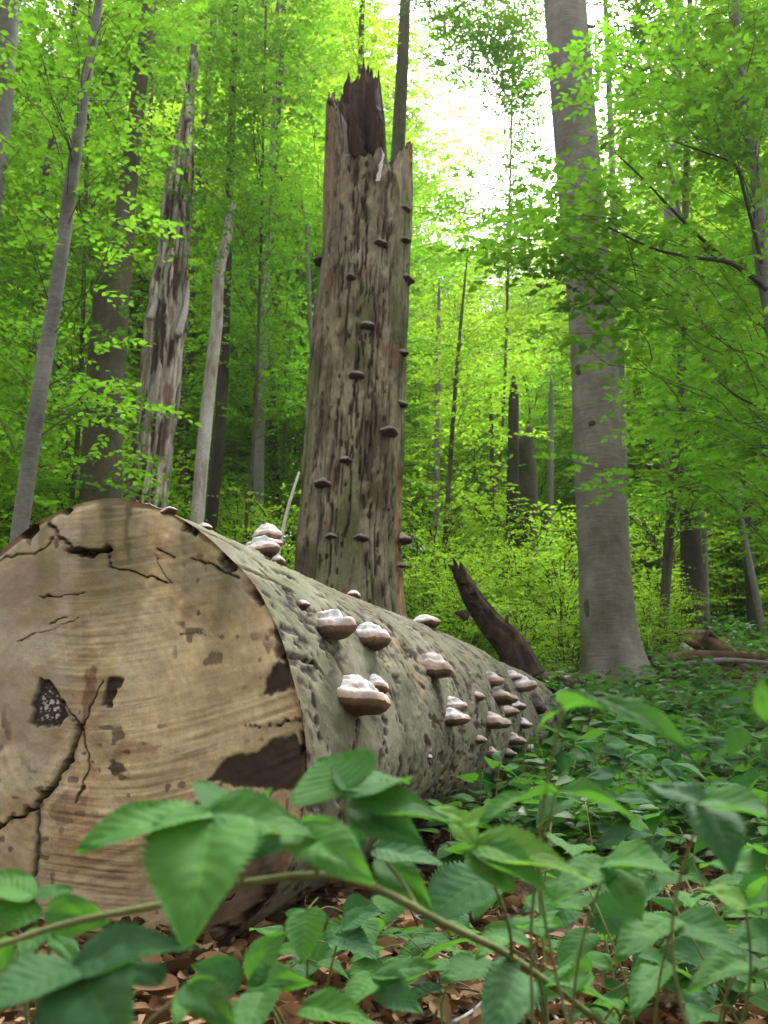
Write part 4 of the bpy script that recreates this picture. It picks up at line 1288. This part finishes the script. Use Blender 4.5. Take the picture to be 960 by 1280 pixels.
for px, y, py in [(520, 11, 690), (560, 10.5, 700), (600, 11.5, 690), (650, 11, 680), (700, 10.5, 700), (540, 13, 640), (610, 14, 630), (670, 13, 650), (720, 13, 660), (580, 9.6, 730), (700, 12, 740), (822, 12.2, 720), (1000, 13, 690), (1040, 12, 680), (815, 14, 640), (900, 17, 640), (960, 17, 630), (650, 9.3, 770), (808, 10.6, 790), (250, 14, 620), (300, 13, 640), (350, 12, 640), (60, 11, 560), (0, 10, 570), (110, 13, 560), (-50, 10, 560), (160, 14, 560), (330, 16, 590)]:
    x, s = top_scale(px, y, py, 2.4)
    put_tree(protos_shrub, k, x, y, min(max(s, .3), 1.5), 'low bright green beech shrub in the undergrowth behind the log', G_sh, 'beech_shrub', 1.0)
    k += 1

# ------------------------------------------------------------------ dead wood behind the log
def dead_wood():
    # dark broken stub
    y = 8.3
    p = [PY(660, 850, y), PY(636, 806, y), (PY(612, 780, y)), PY(590, 748, y), PY(572, 712, y)]
    base = p[0].copy()
    base[2] = float(ground_z(base[0], base[1]))
    root = thing('broken_stub', 'dark rotten broken limb slanting up behind the log', 'dead wood', base)
    V, Fq = trunk_mesh('limb', p, np.array([.15, .125, .10, .078, .045]), 110, 48, .22, 55, 0, .42)
    obj('limb', faces_mesh('limb', V - base, Fq), M_rot, root)
    for a, b, w in (((574, 722), (560, 706), 7), ((580, 730), (575, 703), 8), ((584, 772), (568, 766), 8), ((590, 742), (583, 722), 6), ((600, 762), (586, 752), 7), ((612, 775), (600, 752), 6), ((622, 800), (606, 796), 8), ((570, 716), (566, 698), 4), ((628, 790), (634, 768), 5)):
        a_, b_ = PY(*a, y - .05), PY(*b, y - .08)
        V, Fq = tube([a_, (a_ + b_) / 2 + np.array([0.01, 0, .01]), b_], np.array([w, w * .7, 1]) * y / F, 10, 6)
        obj('splinter', faces_mesh('splinter', V - base, Fq), M_rot, root)
    # the trunk lying on the ground that the limb belongs to
    y = 8.6
    p = [PY(610, 815, y), PY(660, 835, y), PY(720, 838, y - .2)]
    for q in p:
        q[2] = float(ground_z(q[0], q[1])) + .10
    base = p[0].copy()
    root = tag(obj('fallen_branch', faces_mesh('fallen_branch', *[(lambda V, F_: (V - base, F_))(*trunk_mesh('b', p, np.array([.15, .13, .10]), 50, 30, .15, 56, 0, .1))][0]), M_rot), 'dark rotting branch on the ground between log and big beech', 'dead wood')
    root.location = base
    for k, (pl, y0, rd, m, lab) in enumerate([([(640, 826), (690, 818), (742, 830)], 8.9, .035, M_brown, 'brown fallen branch lying in front of the big beech'),
                                              ([(655, 842), (700, 832), (735, 812)], 8.7, .028, M_rot, 'dark fallen branch propped towards the big beech'),
                                              ([(815, 852), (880, 846), (960, 862)], 10.2, .06, M_brown, 'long brown fallen branch in front of the uprooted stump'),
                                              ([(830, 836), (905, 858), (975, 850)], 10.0, .03, M_grey, 'grey fallen branch crossing in front of the uprooted stump'),
                                              ([(800, 870), (860, 868), (930, 880)], 9.0, .03, M_rot, 'dark fallen branch among the herbs by the big beech')]):
        pp = []
        for i, (a_, b_) in enumerate(pl):
            q = PY(a_, b_, y0 + .1 * i)
            q[2] = float(ground_z(q[0], q[1])) + rd + (.10 if i == 1 else .06)
            pp.append(q)
        base = pp[0].copy()
        V, Fq = trunk_mesh('b', pp, np.array([rd, rd * .85, rd * .5]), 40, 14, .2, 300 + k, 0, .15)
        o = tag(obj('fallen_branch', faces_mesh('fallen_branch', V - base, Fq), m), lab, 'dead wood')
        o.location = base
    # root plate of a fallen trunk on the right
    y = 11
    c = PY(885, 830, y)
    c[2] = float(ground_z(c[0], c[1]))
    root = thing('fallen_root_plate', 'brown uprooted stump with a pale bare root beyond the big beech', 'dead wood', c)
    V, Fq = trunk_mesh('stump', [PY(845, 800, y) - UPV * .02, PY(872, 815, y), PY(900, 832, y - .1), PY(935, 850, y - .2)], np.array([.14, .27, .25, .15]), 60, 40, .35, 57, 0, .35)
    obj('stump', faces_mesh('stump', V - c, Fq), M_brown, root)
    for pl, w, m in (([(850, 808), (872, 822), (895, 836), (918, 845)], 15, M_pale), ([(846, 798), (870, 805), (905, 815), (925, 822)], 9, M_brown), ([(848, 815), (842, 835), (838, 850)], 6, M_rot), ([(880, 800), (886, 790), (900, 802), (908, 815)], 7, M_brown), ([(862, 820), (880, 845), (900, 858)], 7, M_rot), ([(850, 795), (842, 790)], 6, M_heart)):
        pp = [PY(a, b, y - .25) for a, b in pl]
        V, Fq = tube(pp, np.linspace(w, w * .4, len(pp)) * .5 * y / F, 20, 8)
        obj('root', faces_mesh('root', V - c, Fq), m, root)
    # pale stones
    for px, py, yy, s, lab in ((672, 812, 8.9, .10, 'pale rounded stone beside the dark rotting branch'), (612, 820, 8.4, .07, 'small grey stone below the dark broken limb')):
        n1, n2 = 14, 20
        a, b = np.meshgrid(np.linspace(0, np.pi, n1), np.linspace(0, 2 * np.pi, n2, endpoint=False), indexing='ij')
        d = np.stack([np.sin(a) * np.cos(b), np.sin(a) * np.sin(b), np.cos(a) * .65], -1)
        V = (d * (s * (1 + .5 * (fbm(d * 1.7 + px, 3, 58) - .5)))[..., None]).reshape(-1, 3)
        o = tag(obj('stone', make_mesh('stone', V, grid_faces(n1, n2, True)[:, ::-1]), M_stone), lab, 'stone')
        q = PY(px, py, yy)
        q[2] = float(ground_z(q[0], q[1])) + s * .25
        o.location = q
    # thin pale stick leaning against the snag
    p = [PY(342, 735, 7.0), PY(350, 680, 7.0), PY(360, 635, 7.0), PY(374, 590, 7.0)]
    g = float(ground_z(p[0][0], 7.0))
    p.insert(0, np.array([p[0][0] - .05, 7.0, g - .03]))
    base = p[0]
    V, Fq = tube(p, np.array([.018, .017, .014, .012, .008]), 40, 8)
    o = tag(obj('dead_stick', faces_mesh('dead_stick', V - base, Fq), M_pale), 'thin pale dead stick leaning beside the broken snag', 'stick')
    o.location = base
dead_wood()

# ------------------------------------------------------------------ large leaves (bramble)
def broad_leaf(seed, serr=0.15, curl=0.18, width=0.74):
    r = np.random.default_rng(seed)
    nu, nv = 58, 17
    t = np.linspace(0, 1, nu)
    v = np.linspace(-1, 1, nv)
    wv = np.sin(np.pi * np.clip(t, 0, 1) ** 0.72) ** 0.78 * (1 - 0.25 * t)
    wv = wv / wv.max() * width * .5
    T, Vv = np.meshgrid(t, v, indexing='ij')
    tooth = np.where(np.arange(nu) % 3 == 0, 1.0, np.where(np.arange(nu) % 3 == 1, 0.35, 0.0))
    W = wv[:, None] * (1 - serr * (1 - tooth[:, None]) * np.abs(Vv) ** 6) * (1 + 0.06 * np.sin(T * 7 + r.uniform(0, 6)) * np.sign(Vv))
    x = Vv * W + 0.04 * np.sin(T * 3 + r.uniform(0, 6)) * T
    y = T - 0.10 * np.abs(Vv) ** 2 * (1 - T) * 0.6 + 0.05 * np.abs(Vv) * T * (1 - T)
    ph = (T * 9 - np.abs(Vv) * 2.4)
    quilt = np.abs(((ph + .5) % 1) - .5)
    z = -curl * T ** 2 + 0.10 * np.abs(Vv) * W * 2 + (quilt - .25) * 0.0035 * (.4 + 1.2 * vnoise(np.stack([T * 3, Vv * 2, T * 0 + seed], -1), 3)) * (np.abs(Vv) > .03) + 0.05 * np.sin(T * 5 + Vv * 2 + r.uniform(0, 6)) * np.abs(Vv) + .05 * (fbm(np.stack([T * 5, Vv * 2.5, T * 0 + seed], -1), 3, 4) - .5)
    me = make_mesh('leaf', np.stack([x, y, z], -1).reshape(-1, 3), grid_faces(nu, nv), {'tv': np.stack([T, (Vv + 1) / 2, T * 0], -1).reshape(-1, 3)})
    return me
LEAF = {}
for nm, mt in (('mid', M_bramble), ('dark', M_bramble_dark), ('young', M_bramble_young)):
    L_ = []
    for s, cu, wd in ((301, .18, .74), (302, .30, .8), (303, .08, .68), (304, .22, .9)):
        me = broad_leaf(s, curl=cu, width=wd)
        me.materials.append(mt)
        L_.append(me)
    LEAF[nm] = L_
def put_leaf(root, base, b, tip, width, nrm, kind='mid', var=0, name='leaf'):
    """b, tip world points; width in metres; nrm approximate upper normal"""
    d = tip - b
    L = np.linalg.norm(d)
    d = d / L
    n = np.asarray(nrm, float)
    n = norm(n - d * (n @ d))
    s = np.cross(d, n)
    w = width / (0.74)
    M = Matrix(((s[0] * w, d[0] * L, n[0] * L, b[0] - base[0]), (s[1] * w, d[1] * L, n[1] * L, b[1] - base[1]), (s[2] * w, d[2] * L, n[2] * L, b[2] - base[2]), (0, 0, 0, 1)))
    o = bpy.data.objects.new(name, LEAF[kind][var % 4])
    col.objects.link(o)
    o.parent = root
    o.matrix_basis = M
    return o
def stalk(root, base, pts, r0, r1, name='petiole', m=None, n=12):
    V, Fq = tube(pts, np.linspace(r0, r1, len(pts)), n, 6)
    obj(name, faces_mesh(name, V - base, Fq), m or M_cane, root)

def foreground_bramble():
    # arching cane across the foreground
    pl = [(-60, 1196, .80), (0, 1181, .78), (90, 1153, .76), (200, 1131, .75), (290, 1107, .74), (400, 1094, .74), (470, 1111, .76), (560, 1157, .84), (640, 1197, .95), (740, 1270, 1.12), (800, 1320, 1.25)]
    pts = [PD(*p) for p in pl]
    e = pts[-1].copy()
    e[1] += .25
    e[2] = float(ground_z(e[0], e[1])) - .02
    pts.append(e)
    root = thing('bramble_plant', 'bramble with a long arching green cane and broad leaves before the log', 'plant', e, 'foreground brambles')
    V, Fq = tube(pts, np.linspace(.0021, .0038, len(pts)), 140, 10)
    cane = obj('cane', faces_mesh('cane', V - e, Fq), M_cane, root)
    for i, (px, py, d) in enumerate([(145, 1143, .757), (291, 1108, .74), (455, 1106, .755), (600, 1176, .9), (50, 1166, .77)]):
        p = PD(px, py, d)
        V, Fq = tube([p, p + np.array([.001, -.002, .002]), p + np.array([.004, -.003, .005])], [.0013, .0008, .0001], 5, 5)
        obj('thorn', faces_mesh('thorn', V - e, Fq), M_cane, cane)
    # leaves: base px, tip px, depth base, depth tip, width px, normal, kind
    U = np.array([0, -.55, .85])
    C = np.array([0, -1, .25])
    K = np.array([0, -.25, 1.])
    leaves = [
        ((258, 1018, .70), (98, 1032, .66), 92, U, 'mid', 0), ((262, 1020, .70), (234, 1130, .60), 150, C, 'mid', 1),
        ((264, 1016, .70), (414, 1032, .70), 86, U + np.array([.1, 0, 0]), 'mid', 0), ((266, 1014, .71), (330, 968, .80), 70, U, 'mid', 3),
        ((372, 1036, .72), (458, 1094, .64), 84, C + np.array([-.2, 0, .2]), 'mid', 2), ((290, 1060, .74), (372, 1050, .74), 40, C, 'dark', 0),
        ((430, 990, .78), (394, 944, .80), 120, np.array([.1, -.8, .6]), 'mid', 3), ((432, 988, .78), (512, 950, .84), 70, U, 'mid', 3),
        ((440, 1000, .8), (572, 1012, .78), 66, U, 'mid', 0), ((442, 1004, .82), (520, 1040, .78), 60, C, 'dark', 1),
        ((596, 1056, .80), (736, 1078, .76), 70, U, 'young', 0), ((600, 1058, .80), (690, 1105, .74), 56, U, 'mid', 0), ((592, 1054, .8), (560, 1012, .84), 34, C, 'young', 2), ((580, 1030, .8), (626, 1008, .82), 24, C, 'young', 2), ((575, 1022, .8), (530, 1000, .8), 26, U, 'young', 1),
        ((596, 1062, .8), (640, 1112, .76), 62, C, 'mid', 2),
        ((470, 1060, .86), (560, 1072, .84), 60, U, 'dark', 0), ((478, 1076, .9), (530, 1120, .84), 50, C, 'mid', 1), ((455, 1050, .86), (400, 1060, .86), 46, C, 'dark', 2),
    ]
    for b, t, w, n, kind, var in leaves:
        B_, T_ = PD(*b), PD(*t)
        put_leaf(root, e, B_, T_, w * .5 * (b[2] + t[2]) / F, n, kind, var)
    for a, b in (((262, 1020, .70), (300, 1106, .742)), ((372, 1036, .72), (386, 1095, .74)), ((430, 990, .78), (404, 1096, .742)), ((596, 1056, .8), (640, 1197, .95)), ((470, 1060, .86), (520, 1135, .80)), ((205, 1085, .72), (185, 1132, .752))):
        A_, B_ = PD(*a), PD(*b)
        stalk(root, e, [A_, (A_ + B_) / 2 + np.array([.01, .01, -.01]), B_], .0013, .0018)

    # second plant: lower left cluster
    b0 = PD(60, 1330, 1.0)
    b0[2] = float(ground_z(b0[0], b0[1] + .3))
    root = thing('bramble_plant', 'low bramble with dark pale-veined leaves at the foot of the cut face', 'plant', b0, 'foreground brambles')
    leaves = [
        ((96, 1206, .62), (236, 1164, .60), 92, U, 'dark', 0), ((92, 1208, .62), (-14, 1240, .58), 84, U, 'dark', 3), ((98, 1212, .62), (134, 1300, .54), 140, C, 'dark', 1), ((200, 1230, .62), (150, 1196, .64), 50, U, 'dark', 2),
        ((40, 1120, .9), (-20, 1088, .9), 66, U, 'mid', 0), ((44, 1122, .9), (92, 1108, .92), 44, U, 'mid', 2), ((60, 1140, .88), (134, 1148, .88), 50, C, 'mid', 1), ((40, 1128, .9), (-10, 1160, .86), 48, C, 'mid', 3), ((60, 1160, .85), (10, 1200, .8), 44, U, 'mid', 0), ((64, 1170, .85), (96, 1200, .8), 40, U, 'mid', 2),
        ((20, 1180, .8), (-20, 1210, .8), 40, C, 'mid', 2), ((238, 1232, .72), (290, 1282, .66), 60, C, 'mid', 2), ((250, 1236, .75), (216, 1266, .7), 40, U, 'mid', 0),
    ]
    for b, t, w, n, kind, var in leaves:
        put_leaf(root, b0, PD(*b), PD(*t), w * .5 * (b[2] + t[2]) / F, n, kind, var)
    for a in ((96, 1206, .62), (42, 1122, .9), (62, 1162, .85), (240, 1234, .73), (20, 1180, .8)):
        A_ = PD(*a)
        stalk(root, b0, [A_, A_ * .6 + b0 * .4 + np.array([0, 0, .03]), b0], .0014, .0022, 'stem')
    # third plant: bottom centre
    b0 = PD(390, 1300, 1.35)
    b0[2] = float(ground_z(b0[0], b0[1]))
    root = thing('bramble_plant', 'bramble shoot with one round upright leaf beside the log bottom', 'plant', b0, 'foreground brambles')
    leaves = [
        ((383, 1138, .98), (380, 1194, .94), 46, C, 'mid', 3), ((312, 1226, 1.0), (340, 1162, 1.0), 62, U, 'mid', 1), ((318, 1224, 1.0), (380, 1226, .92), 46, C, 'mid', 2), ((300, 1226, 1.0), (246, 1204, .98), 50, C, 'dark', 0),
        ((330, 1240, .95), (300, 1290, .86), 60, U, 'mid', 0), ((380, 1258, .98), (470, 1270, .92), 56, U, 'mid', 0), ((470, 1220, 1.05), (544, 1202, 1.05), 50, U, 'mid', 2), ((466, 1222, 1.05), (430, 1250, 1.0), 40, U, 'mid', 1), ((474, 1226, 1.05), (520, 1262, 1.0), 48, C, 'dark', 0),
        ((420, 1170, 1.2), (470, 1186, 1.15), 40, U, 'dark', 3), ((430, 1160, 1.2), (460, 1130, 1.2), 36, U, 'dark', 1),
    ]
    for b, t, w, n, kind, var in leaves:
        put_leaf(root, b0, PD(*b), PD(*t), w * .5 * (b[2] + t[2]) / F, n, kind, var)
    for a in ((383, 1138, .98), (312, 1226, 1.0), (380, 1258, .98), (470, 1220, 1.05), (330, 1240, .95), (425, 1165, 1.2)):
        A_ = PD(*a)
        stalk(root, b0, [A_, A_ * .55 + b0 * .45 + np.array([0, -.02, .03]), b0], .0012, .002, 'stem')
    # fourth: bottom right
    b0 = PD(690, 1300, 1.4)
    b0[2] = float(ground_z(b0[0], b0[1]))
    root = thing('bramble_plant', 'bramble with one dark hanging leaf in the leaf litter', 'plant', b0, 'foreground brambles')
    leaves = [((648, 1212, .95), (622, 1282, .86), 72, C, 'dark', 1), ((660, 1180, 1.0), (612, 1150, 1.0), 40, U, 'mid', 0), ((650, 1160, 1.1), (700, 1150, 1.05), 44, U, 'mid', 2), ((640, 1170, 1.05), (600, 1180, 1.0), 34, U, 'mid', 3),
              ((830, 1210, 1.1), (790, 1240, 1.0), 50, U, 'mid', 0), ((735, 1215, 1.1), (690, 1226, 1.0), 44, C, 'mid', 2)]
    for b, t, w, n, kind, var in leaves:
        put_leaf(root, b0, PD(*b), PD(*t), w * .5 * (b[2] + t[2]) / F, n, kind, var)
    for a in ((648, 1212, .95), (660, 1180, 1.0), (650, 1160, 1.1), (830, 1210, 1.1), (735, 1215, 1.1)):
        A_ = PD(*a)
        stalk(root, b0, [A_, A_ * .55 + b0 * .45 + np.array([0, -.02, .03]), b0], .0012, .002, 'stem')
    # fifth: right side, blurred leaves close to the lens
    b0 = PD(860, 1320, 1.15)
    b0[2] = float(ground_z(b0[0], b0[1]))
    root = thing('bramble_plant', 'tall bramble whose highest leaf overlaps the base of the big beech', 'plant', b0, 'foreground brambles')
    leaves = [((704, 884, .78), (852, 856, .66), 34, np.array([0, -.1, 1]), 'mid', 1), ((702, 888, .78), (664, 908, .8), 24, U, 'mid', 0), ((700, 990, .8), (792, 996, .72), 30, K, 'mid', 0), ((690, 992, .8), (598, 1000, .74), 28, K, 'mid', 0),
              ((760, 1076, .85), (836, 1070, .8), 62, U, 'mid', 3), ((756, 1082, .85), (700, 1100, .8), 60, U, 'mid', 1), ((764, 1086, .85), (800, 1140, .78), 64, C, 'mid', 2),
              ((880, 1000, .72), (980, 1010, .66), 66, U, 'mid', 0), ((876, 1002, .72), (800, 970, .76), 50, U, 'dark', 2), ((884, 1010, .72), (920, 1060, .66), 70, C, 'dark', 1),
              ((930, 1130, .8), (880, 1106, .8), 56, U, 'young', 2), ((934, 1134, .8), (990, 1120, .76), 50, U, 'mid', 0), ((840, 1150, .9), (770, 1176, .84), 62, U, 'mid', 0), ((846, 1152, .9), (930, 1176, .84), 60, U, 'mid', 3),
              ((962, 900, .6), (952, 846, .6), 40, C, 'mid', 2), ((930, 1200, .9), (866, 1216, .86), 50, U, 'mid', 1)]
    for b, t, w, n, kind, var in leaves:
        put_leaf(root, b0, PD(*b), PD(*t), w * .5 * (b[2] + t[2]) / F, n, kind, var)
    for a in ((704, 884, .78), (694, 991, .8), (760, 1080, .85), (880, 1004, .72), (932, 1132, .8), (842, 1150, .9), (962, 900, .6), (930, 1200, .9)):
        A_ = PD(*a)
        gx, gy = A_[0] + .06 * math.sin(a[0]), A_[1] + .22 + .1 * math.sin(a[1])
        G_ = np.array([gx, gy, float(ground_z(gx, gy)) - .02])
        stalk(root, b0, [A_, A_ * .7 + G_ * .3 + np.array([.02 * math.sin(a[1]), .03, .02]), A_ * .3 + G_ * .7 + np.array([.03 * math.sin(a[0] * 2), .02, 0]), G_], .0010, .0019, 'stem', None, 24)
foreground_bramble()

# --- undergrowth plants standing on the slope right of the log
def inside_log(x, y, m=0.12):
    q = np.array([x, y, 0]) - np.array([A[0], A[1], 0])
    ax = norm(np.array([AX[0], AX[1], 0]))
    s = q @ ax
    return -0.1 < s < LOG_L + .2 and abs(q[0] * ax[1] - q[1] * ax[0]) < np.interp(s, [0, LOG_L], [.5, .36]) + m
G_under = 'broad-leaved herbs on the slope right of the log'
def herb(x, y, h, nl, ls, r, kind):
    g = float(ground_z(x, y))
    b = np.array([x, y, g])
    root = thing('bramble_plant', 'low broad-leaved bramble growing on the slope right of the log', 'plant', b, G_under)
    top = b + np.array([r.normal(0, .06), r.normal(0, .06), h])
    mid = (b + top) / 2 + np.array([r.normal(0, .03), r.normal(0, .03), 0])
    stalk(root, b, [b - UPV * .03, mid, top], .0025, .0012, 'stem', M_cane, 8)
    for i in range(nl):
        k = r.uniform(.45, 1)
        s = b + (top - b) * k
        a = r.uniform(0, 6.28)
        d = np.array([math.cos(a), math.sin(a), r.uniform(-.1, .35)])
        q = s + d * ls * r.uniform(.3, .9)
        L = ls * r.uniform(.7, 1.2)
        stalk(root, b, [s, (s + q) / 2 + UPV * .01, q], .0012, .0009, 'petiole', M_cane, 5)
        d2 = norm(d * np.array([1, 1, -.3]) + r.normal(0, .25, 3))
        put_leaf(root, b, q, q + d2 * L, L * r.uniform(.6, .85), np.array([0, -.25, 1]) + r.normal(0, .28, 3), kind if r.uniform() < .7 else 'dark', int(r.integers(4)))
r = np.random.default_rng(77)
for k in range(9):
    y = r.uniform(1.3, 1.8)
    px = r.uniform(600, 1030)
    herb((px - 480) / F * y, y, r.uniform(.24, .36), int(r.integers(5, 8)), r.uniform(.08, .115), r, 'mid')
cnt = 0
while cnt < 120:
    y = 1.7 + 5.8 * r.uniform() ** 1.0
    px = r.uniform(330, 1040)
    x = (px - 480) / F * y
    if inside_log(x, y, .04):
        continue
    if px < 520 and y > 2.4:
        continue
    if y < 2.7 and px < 820 and r.uniform() < .55:
        continue
    k_ = np.interp(y, [2.4, 4.0], [1.0, 1.45])
    herb(x, y, r.uniform(.12, .30) * k_, int(r.integers(5, 9)), r.uniform(.07, .105) * k_, r, 'mid')
    cnt += 1

# --- far ground cover, too many to count
def ground_cover():
    r = np.random.default_rng(88)
    n = 46000
    y = 3.5 + 12 * r.uniform(0, 1, n) ** .9
    x = r.uniform(-.35, .6, n) * y + r.normal(0, .2, n)
    keep = np.array([not inside_log(a, b, .02) for a, b in zip(x, y)])
    dens = fbm(np.stack([x * 1.2, y * 1.2, x * 0], -1), 3, 95)
    keep &= dens > r.uniform(.25, .6, n) + .16 * sstep(7, 9, y)
    x, y = x[keep], y[keep]
    z = ground_z(x, y) + r.uniform(.02, .22, len(x)) * (0.4 + dens[keep])
    pos = np.stack([x, y, z], -1)
    a = r.uniform(0, 6.28, len(x))
    d = np.stack([np.cos(a), np.sin(a), r.normal(0, .2, len(x))], -1)
    nr = UPV + r.normal(0, .35, (len(x), 3)) + np.array([0, -.2, 0])
    V, Fq = leaf_verts(pos, d, nr, r.uniform(.05, .115, len(x)), .72)
    rnd = np.clip(r.uniform(0, 1, len(x)) * .6 + (fbm(pos * 1.5, 2, 96) - .3) * .8, 0, 1)
    o = obj('ground_cover', make_mesh('ground_cover', V, Fq, {'rnd': np.repeat(rnd, 6)}, smooth=False), M_herb)
    o['kind'] = 'stuff'
    o['label'] = 'dense low green herbs covering the forest floor'
    o['category'] = 'ground cover'
ground_cover()

# --- leaf litter: the nearest dead leaves one by one, the rest as one layer
def dead_leaf_mesh(seed):
    r = np.random.default_rng(seed)
    nu, nv = 7, 5
    t, v = np.linspace(0, 1, nu), np.linspace(-1, 1, nv)
    T, Vv = np.meshgrid(t, v, indexing='ij')
    W = np.sin(np.pi * np.clip(T, 0.02, .98) ** .8) ** .8 * .33
    x = Vv * W
    z = r.uniform(.05, .3) * Vv ** 2 * W * 2 + r.uniform(-.25, .25) * (T - .5) ** 2 + r.uniform(-.1, .1) * Vv * T
    return make_mesh('fallen_leaf', np.stack([x, T - .5, z + .05], -1).reshape(-1, 3), grid_faces(nu, nv), {'rnd': np.full(nu * nv, r.uniform(0, 1))})
dl = [dead_leaf_mesh(400 + i) for i in range(14)]
for me in dl:
    me.materials.append(M_litter)
r = np.random.default_rng(99)
cnt = 0
while cnt < 300:
    y = r.uniform(1.5, 3.3)
    px = r.uniform(200, 1000)
    x = (px - 480) / F * y
    if inside_log(x, y, .0):
        continue
    o = bpy.data.objects.new('fallen_leaf', dl[cnt % 14])
    col.objects.link(o)
    o.parent = ground
    o.location = (x, y, float(ground_z(x, y)) + r.uniform(.004, .035))
    o.rotation_euler = (r.normal(0, .4), r.normal(0, .4), r.uniform(0, 6.28))
    s = r.uniform(.045, .085)
    o.scale = (s, s, s)
    cnt += 1
def litter_layer():
    r = np.random.default_rng(101)
    n = 30000
    y = 1.2 + 11 * r.uniform(0, 1, n) ** 2.0
    x = r.uniform(-.45, .6, n) * y
    z = ground_z(x, y) + r.uniform(.0, .02, n)
    pos = np.stack([x, y, z], -1)
    a = r.uniform(0, 6.28, n)
    d = np.stack([np.cos(a), np.sin(a), r.normal(0, .25, n)], -1)
    V, Fq = leaf_verts(pos, d, UPV + r.normal(0, .8, (n, 3)), r.uniform(.025, .06, n), .62, .2)
    o = obj('leaf_litter', make_mesh('leaf_litter', V, Fq, {'rnd': np.repeat(r.uniform(0, 1, n) ** 1.1, 6)}, smooth=False), M_litter)
    o['kind'] = 'stuff'
    o['label'] = 'brown dead beech leaves scattered over the soil'
    o['category'] = 'leaf litter'
litter_layer()

def twigs():
    r = np.random.default_rng(123)
    for k in range(16):
        y = r.uniform(1.7, 3.4)
        x = (r.uniform(380, 1000) - 480) / F * y
        if inside_log(x, y, .05):
            continue
        a = r.uniform(0, 3.14)
        L = r.uniform(.12, .38)
        t = np.linspace(-.5, .5, 5)
        p = np.stack([x + np.cos(a) * L * t + r.normal(0, .012, 5), y + np.sin(a) * L * t + r.normal(0, .012, 5), t * 0], -1)
        p[:, 2] = ground_z(p[:, 0], p[:, 1]) + .02 + r.uniform(0, .012, 5)
        V, Fq = tube(p, np.linspace(r.uniform(.003, .007), .0015, 5), 16, 6)
        base = p[2]
        o = tag(obj('fallen_twig', faces_mesh('fallen_twig', V - base, Fq), (M_brown, M_rot, M_grey)[k % 3]), 'thin dead twig lying among the brown litter leaves', 'twig', 'twigs in the leaf litter')
        o.location = base
twigs()

# ------------------------------------------------------------------ damp forest air
def build_haze():
    x0, x1, y0, y1, z0, z1 = -125, 125, -44, 195, -3.5, 48
    V = np.array([[x, y, z] for x in (x0, x1) for y in (y0, y1) for z in (z0, z1)], float)
    Fq = np.array([[0, 1, 3, 2], [4, 6, 7, 5], [0, 4, 5, 1], [2, 3, 7, 6], [0, 2, 6, 4], [1, 5, 7, 3]])
    m = bpy.data.materials.new('forest_air')
    m.use_nodes = True
    t = m.node_tree
    t.nodes.clear()
    out = t.nodes.new('ShaderNodeOutputMaterial')
    pv = t.nodes.new('ShaderNodeVolumePrincipled')
    pv.inputs['Color'].default_value = (0.93, 0.96, 0.9, 1)
    pv.inputs['Density'].default_value = 0.0007
    pv.inputs['Anisotropy'].default_value = 0.4
    t.links.new(pv.outputs[0], out.inputs['Volume'])
    o = obj('haze', make_mesh('haze', V, Fq, smooth=False), m)
    o['kind'] = 'stuff'
    o['label'] = 'faint damp haze in the forest air'
    o['category'] = 'haze'
build_haze()
